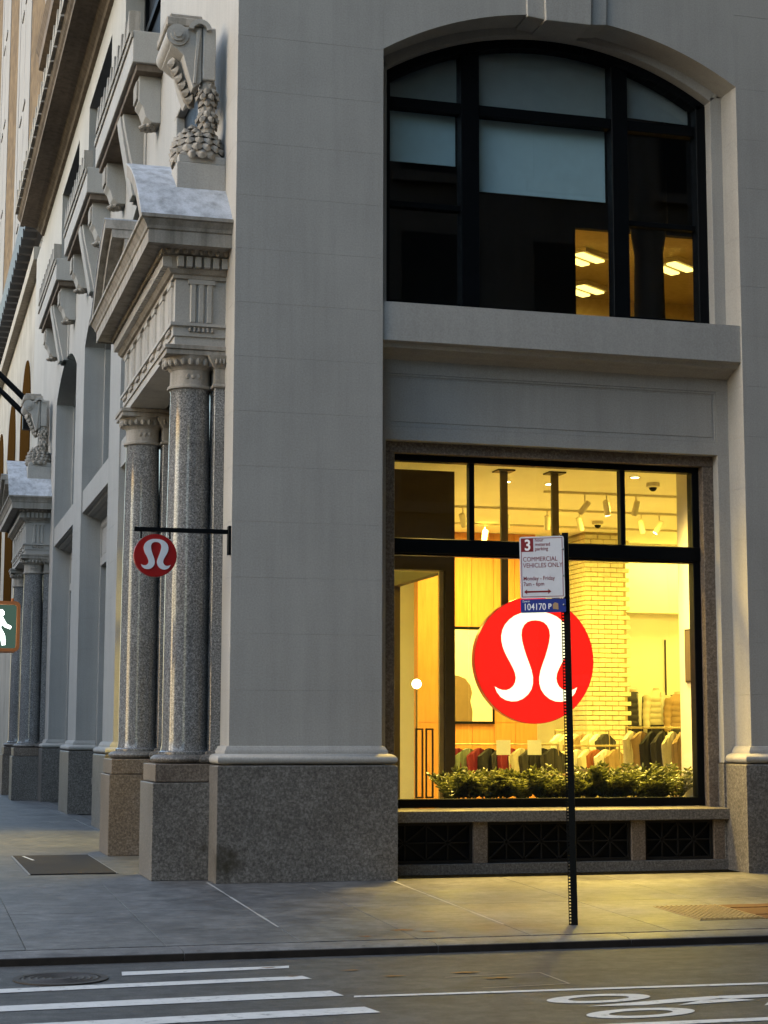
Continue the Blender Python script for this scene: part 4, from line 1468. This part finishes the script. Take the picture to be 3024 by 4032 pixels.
for x0, x1, z0, z1 in ((5.0, 7.2, 5.92, 6.9), (7.6, 9.3, 5.92, 7.2)):
    MB().box(x0, x1, 7.2, 7.25, z0, z1)
p_ = thing('office_partition', 'low pale partition inside the lit upstairs office', 'partition', (6.6, 7.0, 5.9))
MB().box(5.2, 7.0, 7.0, 7.06, 5.9, 7.62).build('screen', OFFW, p_)
MB().box(5.2, 7.0, 6.99, 7.07, 7.62, 7.66).build('rail', BRONZE, p_)
area(6.6, 5.2, 8.24, 1.5, .6, 120, col=(1, .62, .09))
# round office pillar
t = thing('office_pillar', 'dark round pillar in front of the lit upstairs office', 'column', (5.85, 2.6, 5.9))
MB().lathe([(.24, 5.9), (.20, 6.2), (.18, 7.4), (.24, 7.8), (.24, 9.6)], 5.72, 2.6, 28).build('shaft', DARKROOM, t, smooth=True)

# ================================================================== STREET THINGS
# blade sign
bs = thing('blade_sign', 'round red blade sign with white emblem on a black bracket above the pavement', 'sign', (0, .05, 3.3))
MB().box(-.965, -.012, .025, .065, 3.408, 3.452).build('bracket_arm', BLACK, bs, bevel=.003)
MB().box(-.03, 0, .01, .085, 3.20, 3.49).build('wall_plate', BLACK, bs, bevel=.004)
for q in (-.895, -.61):
    MB().box(q - .009, q + .009, .036, .054, 3.34, 3.408).build('hanger', BLACK, bs)
disc_sign(bs, -.752, .025, 3.172, .212, .05, REDP, WHITEP, REDP)
for ch in bs.children:
    if ch.name.startswith('omega'):
        pass
# parking sign
PB = Vector((2.159, -3.627, gz(-3.627)))
PT = Vector((2.112, -3.627, 3.085))
ps = thing('parking_sign', 'dark green perforated post with white and blue parking signs at the kerb', 'street sign', tuple(PB))
mlean = (PT - PB) / (PT.z - PB.z)
def PX(a, b, z):
    p = PB + mlean * (z - PB.z)
    al = rad(-24)
    return (p.x + a * math.cos(al) - b * math.sin(al), p.y + a * math.sin(al) + b * math.cos(al), z)
m = MB(PX)
m.box(-.004, .040, -.012, .012, PB.z, 3.085)
m.box(.018, .040, .012, .05, PB.z, 3.085)
m.build('post', GREENPOST, ps)
m = MB(PX)
m.box(-.0305, -.0245, -.004, .004, PB.z, 3.085).box(-.0105, -.004, -.004, .004, PB.z, 3.085)
z = PB.z
while z < 3.07:
    m.box(-.0245, -.0105, -.004, .004, z, z + .012)
    z += .0254
m.build('perforated_flange', GREENPOST, ps)
al = rad(-27)
ex = Vector((math.cos(al), math.sin(al), .012))
ez = Vector((mlean.x, 0, 1)).normalized()
en_ = ex.cross(ez).normalized()           # points towards the street
SO = Vector((2.105, -3.66, 2.428)) - ex * .36
W_, HB, HS = .368, .112, .512
def SG(u, v_, w_):
    p = SO + ex * u + ez * v_ + en_ * w_
    return tuple(p)
def rrect(x0, x1, y0, y1, r, n=5):
    P = []
    for cx, cy, a in ((x1 - r, y1 - r, 0), (x0 + r, y1 - r, PI / 2), (x0 + r, y0 + r, PI), (x1 - r, y0 + r, 1.5 * PI)):
        P += [(cx + r * math.cos(a + PI / 2 * i / n), cy + r * math.sin(a + PI / 2 * i / n)) for i in range(n + 1)]
    return P
def plate(pts, w0, w1, name, mat, parent):
    n = len(pts)
    m = MB()
    m.add([SG(a, b, w0) for a, b in pts] + [SG(a, b, w1) for a, b in pts], [tuple(range(n)), tuple(range(2 * n - 1, n - 1, -1))] + [(i, (i + 1) % n, n + (i + 1) % n, n + i) for i in range(n)])
    return m.build(name, mat, parent)
sp = plate(rrect(0, W_, HB + .006, HB + .006 + HS, .018), 0, .004, 'sign_plate', SIGNW, ps)
sp['label'] = 'white metered parking plate with dark red lettering'
y0_, y1_ = HB + .006, HB + .006 + HS
for q in ((.012, .017, y0_ + .012, y1_ - .012), (W_ - .017, W_ - .012, y0_ + .012, y1_ - .012), (.017, W_ - .017, y0_ + .012, y0_ + .017), (.017, W_ - .017, y1_ - .017, y1_ - .012)):
    plate([(q[0], q[2]), (q[1], q[2]), (q[1], q[3]), (q[0], q[3])], .0042, .0052, 'border_line', DREDP, sp)
plate([(.0172, y1_ - .125), (.115, y1_ - .125), (.115, y1_ - .0172), (.0172, y1_ - .0172)], .0042, .0054, 'red_square', DREDP, sp)
SM = Matrix((( ex.x, ez.x, en_.x, 0), (ex.y, ez.y, en_.y, 0), (ex.z, ez.z, en_.z, 0), (0, 0, 0, 1)))
def letters(txt, u, v_, size, mat, parent, w_=.0048, xs=1, weight=0):
    me = text_mesh(txt, size, mat, .0005, 'LEFT', weight, xs)
    ob = bpy.data.objects.new('lettering', me)
    COL.objects.link(ob)
    p = Vector(SG(u, v_, w_))
    base = Vector(WORLD[parent.name])
    ob.parent = parent
    M_ = SM.copy()
    M_.translation = p - base
    ob.matrix_local = M_
    return ob
letters('3', .040, y1_ - .112, .125, WHITEP, sp, .0060, .9, .003)
for i, tx in enumerate(('hour', 'metered', 'parking')):
    letters(tx, .128, y1_ - .042 - i * .037, .042, DREDP, sp, xs=.88, weight=.0003)
letters('COMMERCIAL', .026, y1_ - .205, .054, DREDP, sp, xs=.84)
letters('VEHICLES ONLY', .026, y1_ - .257, .054, DREDP, sp, xs=.84)
letters('Monday - Friday', .026, y1_ - .362, .047, DREDP, sp, xs=.85, weight=.0002)
letters('7am - 6pm', .026, y1_ - .408, .047, DREDP, sp, xs=.85, weight=.0002)
ay = y0_ + .055
plate([(.03, ay), (.058, ay + .021), (.053, ay + .007), (.232, ay + .007), (.227, ay + .021), (.256, ay), (.227, ay - .021), (.232, ay - .007), (.053, ay - .007), (.058, ay - .021)], .0042, .0054, 'double_arrow', DREDP, sp)
sb = plate(rrect(0, W_ + .004, 0, HB, .010), 0, .004, 'zone_plate', BLUEP, ps)
sb['label'] = 'blue parking zone plate with white number'
letters('104170', .022, .022, .078, WHITEP, sb, xs=.80, weight=.0006)
letters('Zone #', .014, HB - .024, .022, WHITEP, sb, xs=.9)
letters('P', .226, .030, .060, WHITEP, sb, xs=.9, weight=.0015)
plate([(.266, .028), (.312, .022), (.310, .072), (.283, .082), (.264, .066)], .0042, .0052, 'pay_symbol', RACKC['tan'], sb)
for v_ in (.06, .30, .52):
    c = SG(W_ - .012, v_, .006)
    MB().ball(c, .009, .009, .009, 8, 5).build('bolt', STEEL, ps, smooth=True)
# pedestrian signal
pg = thing('pedestrian_signal', 'orange framed pedestrian signal showing the white walking figure at the left edge', 'traffic signal', (-2.62, .1, 0))
MB().tube([(-2.72, .25, 0), (-2.72, .25, 3.6)], .06, 16).build('pole', GREENPOST, pg, smooth=True)
MB().box(-2.72, -2.45, .22, .28, 2.72, 2.76).box(-2.72, -2.45, .22, .28, 2.12, 2.16).build('bracket', GREENPOST, pg)
hx0, hx1, hz0, hz1 = -2.51, -2.045, 2.205, 2.685
hs = MB()
hs.prism(rrect(hx0, hx1, hz0, hz1, .05), .06, .28, 'd')
hs = hs.build('housing', ORANGEP, pg, bevel=.006)
o1, i1 = rrect(hx0, hx1, hz0, hz1, .05), rrect(hx0 + .03, hx1 - .03, hz0 + .03, hz1 - .03, .03)
m = MB()
m.strip(o1 + o1[:1], i1 + i1[:1], -.06, .06, 'd')
m.build('visor', ORANGEP, hs, smooth=False)
MB().prism(i1, .035, .059, 'd').build('lens', glow('glowing_lens', (.30, .55, .42), .055), pg)
fx, fz = -2.235, 2.44
man = MB()
def limb(pts, wd):
    for (a, b), w0, w1 in zip(zip(pts, pts[1:]), wd, wd[1:]):
        d = (Vector(b) - Vector(a)).normalized()
        n = Vector((-d.y, d.x))
        man.prism([(a[0] - n.x * w0, a[1] - n.y * w0), (b[0] - n.x * w1, b[1] - n.y * w1), (b[0] + n.x * w1, b[1] + n.y * w1), (a[0] + n.x * w0, a[1] + n.y * w0)], .026, .034, 'd')
man.prism([(fx + .012 + .034 * math.cos(2 * PI * k / 16), fz + .135 + .034 * math.sin(2 * PI * k / 16)) for k in range(16)], .026, .034, 'd')
limb([(fx, fz + .10), (fx - .015, fz + .02), (fx - .02, fz - .03)], [.034, .034, .03])
limb([(fx + .01, fz + .085), (fx + .055, fz + .02), (fx + .11, fz - .005)], [.024, .018, .014])
limb([(fx - .02, fz + .09), (fx - .075, fz + .05), (fx - .10, fz - .02)], [.022, .017, .014])
limb([(fx - .005, fz - .02), (fx + .035, fz - .08), (fx + .045, fz - .17)], [.026, .021, .017])
limb([(fx - .03, fz - .02), (fx - .055, fz - .09), (fx - .10, fz - .16)], [.026, .021, .017])
man.build('walking_figure', LEDMAN, pg)
for q in (-2.11, -2.38):
    MB().tube([(q, .12, 2.685), (q, .12, 2.725)], .014, 8).build('cap_bolt', ORANGEP, hs)
# mat, manhole, plates
mt = thing('doormat', 'dark rectangular mat on the pavement before the portico entrance', 'mat', (-1.35, 2.75, 0))
MB().box(-1.78, -.915, 1.32, 4.15, .002, .014).build('mat_field', MATR, mt)
MB().box(-1.80, -1.781, 1.30, 4.17, .002, .010).box(-.914, -.895, 1.30, 4.17, .002, .010).build('mat_edge', STEEL, mt)
ml_ = MB().add([(-1.62, 3.3, .016), (-1.59, 3.3, .016), (-1.66, 4.0, .016), (-1.69, 4.0, .016)], [(0, 1, 2, 3)]).build('pale_scrap', WHITEP, mt)
mc = thing('manhole_cover', 'round rusty manhole cover in the asphalt beside the kerb', 'manhole cover', (-2.05, -5.18, ROADZ))
MB().lathe([(.26, ROADZ + .002), (.31, ROADZ + .002), (.31, ROADZ + .010), (.262, ROADZ + .010)], -2.05, -5.18, 40, cap=False).build('rim', IRON, mc)
MB().lathe([(0, ROADZ + .007), (.258, ROADZ + .007)], -2.05, -5.18, 40, cap=False).build('lid', IRON, mc)
m = MB()
for q in range(5):
    r_ = .05 + q * .045
    m.lathe([(r_, ROADZ + .0075), (r_ + .012, ROADZ + .012), (r_ + .024, ROADZ + .0075)], -2.05, -5.18, 36, cap=False)
m.build('raised_rings', IRON, mc)
def gplate(name, lab_, x0, x1, y0, y1, mat, ribs):
    t = thing(name, lab_, 'metal plate', ((x0 + x1) / 2, (y0 + y1) / 2, gz(y0)))
    f = lambda x, y, z: (x, y, gz(y) + z)
    MB(f).box(x0, x1, y0, y1, .001, .006).build('plate', mat, t)
    m = MB(f)
    n = 13
    for i in range(n):
        q = x0 + (x1 - x0) * (i + .5) / n
        if ribs:
            m.box(q - .007, q + .007, y0 + .02, y1 - .02, .006, .014)
    k = 14 if ribs else 2
    for i in range(k):
        q = y0 + (y1 - y0) * (i + .5) / k
        m.box(x0 + .02, x1 - .02, q - .005, q + .005, .0061, .011)
    m.build('ribs', mat, t)['kind'] = 'stuff'
gplate('pavement_grating', 'worn yellowish metal grating set in the pavement at the right', 3.30, 3.90, -3.58, -2.65, YPLATE, True)
gplate('vault_cover', 'rust brown steel vault cover beside the yellowish grating at the right edge', 3.905, 4.75, -3.58, -2.65, RUST, False)

# ================================================================== NEIGHBOURING BUILDINGS
nb = thing('brick_tower', 'tall tan brick building with white terracotta window strips beyond the corner building', 'building', (5, 45, 0))
MB().box(.35, 20, 29.2, 110, 14.3, 60).build('brick_wall', FBRICK, nb)
MB().box(.15, 20, 29.1, 110, 0, 14.2).build('stone_base', FSTONE, nb)
MB().box(-.08, .35, 29.1, 110, 13.95, 14.3).build('stone_course', FSTONE, nb)
y = 29.3
first = True
for (a, b) in ((29.3, 33.2), (39.6, 46.8), (53, 60), (67, 74)):
    for q in ((a, a + 1.1), (b - 1.1, b)):
        MB().box(.325, .36, q[0], q[1], 14.31, 60).build('terracotta_strip', FTRIM, nb)
    MB().box(.335, .36, (a + b) / 2 - .4, (a + b) / 2 + .4, 14.31, 60).build('terracotta_strip', FTRIM, nb)
    for i in range(11):
        z = 15.2 + i * 3.9
        MB().box(.34, .36, a + 1.1, (a + b) / 2 - .4, z - 1.2, z + 2.69).build('terracotta_panel', FTRIM, nb)
        MB().box(.34, .36, (a + b) / 2 + .4, b - 1.1, z - 1.2, z + 2.69).build('terracotta_panel', FTRIM, nb)
        for q in ((a + b) / 2 - .42 - .9, (a + b) / 2 + .42):
            wn = MB().box(.345, .362, q, q + .9, z, z + 2.2).build('window', FGLASS, nb)
            MB().box(.30, .36, q - .05, q + .95, z - .1, z - .002).build('window_sill', FTRIM, wn)
for i, yy in enumerate((34.0, 40.5, 47.0)):
    A = [(yy - 2.0, 5.5), (yy + 2.0, 5.5)] + [(yy + 2.0 * math.cos(PI * k / 14), 10.2 + 2.0 * math.sin(PI * k / 14)) for k in range(15)]
    MB(LEFT).prism(A, .12, .149, 'd').build('arched_window', BROWNW, nb)
mcn = MB().sweep([(0, 15.4), (.2, 15.45), (.25, 15.6), (.5, 15.65), (.55, 16.2), (0, 16.3)], [(.35, 110), (.35, 29.2)]).build('metal_cornice', BRONZE, nb)
md = MB().box(-.19, .19, -.12, .12, -.12, .12).mesh('modillion', BRONZE)
for i in range(30):
    put('modillion', md, (-.05, 29.8 + i * .85, 15.3), mcn)
for (y, z), lb in zip(((24.6, 9.05), (28.2, 9.55)), ('nearer dark flagpole slanting out over the far portico', 'farther dark flagpole slanting out over the far portico')):
    t = thing('flagpole', lb, 'flagpole', (0, y, z), 'flagpoles over the far portico')
    MB().tube([(-.05, y, z - .15), (-3.6, y, z + 3.2)], [.075, .045], 10).build('pole', BLACK, t, smooth=True)
    MB().box(-.3, .0, y - .12, y + .12, z - .35, z + .05).build('wall_socket', BLACK, t)
# buildings on the other sides of the crossing (they shade the street and show in the glass)
OPP = stone('opposite_stone', (.09, .08, .07), .2, .4)
def block(name, lab_, x0, x1, y0, y1, h, face):
    t = thing(name, lab_, 'building', ((x0 + x1) / 2, (y0 + y1) / 2, ROADZ))
    MB().box(x0, x1, y0, y1, ROADZ, h).build('wall', OPP, t)
    if face == 'y':
        pm = MB().box(-.9, .9, -.03, .03, -1.2, 1.2).mesh('window', FGLASS)
        fm = MB().box(-1.1, 1.1, -.06, .12, -.12, .12).mesh('window_sill', OPP)
        x = x0 + 2
        while x < 40:
            for i in range(6):
                wn = put('window', pm, (x, y1 + .03, 4 + i * 3.8), t)
                put('window_sill', fm, (x, y1 + .06, 4 + i * 3.8 - 1.33), wn)
            x += 3.2
    return t
block('facing_building', 'dark stone building across the front street behind the viewer', -3.2, 150, -60, -18.8, 70, 'y')
block('side_building', 'dark stone building across the side street to the left', -60, -21, 2, 80, 15, '')
block('diagonal_building', 'dark stone building on the opposite diagonal corner', -60, -21, -60, -26, 16, '')
block('adjoining_building', 'dark stone building adjoining the corner building on the right', 13.2, 45, .3, 30, 30, '')
MB().box(.62, 13, .95, 29, 9.8, 10.2).build('floor_slab', DARKROOM, BLD)
MB().box(.62, 13, .62, 29, 21.5, 22).build('roof', DARKROOM, BLD)
MB().box(.62, 13, 12.3, 12.5, 0, 9.8).build('party_wall', DARKROOM, BLD)
MB().box(12.6, 13, .9, 12.3, 0, 9.8).build('party_wall', DARKROOM, BLD)
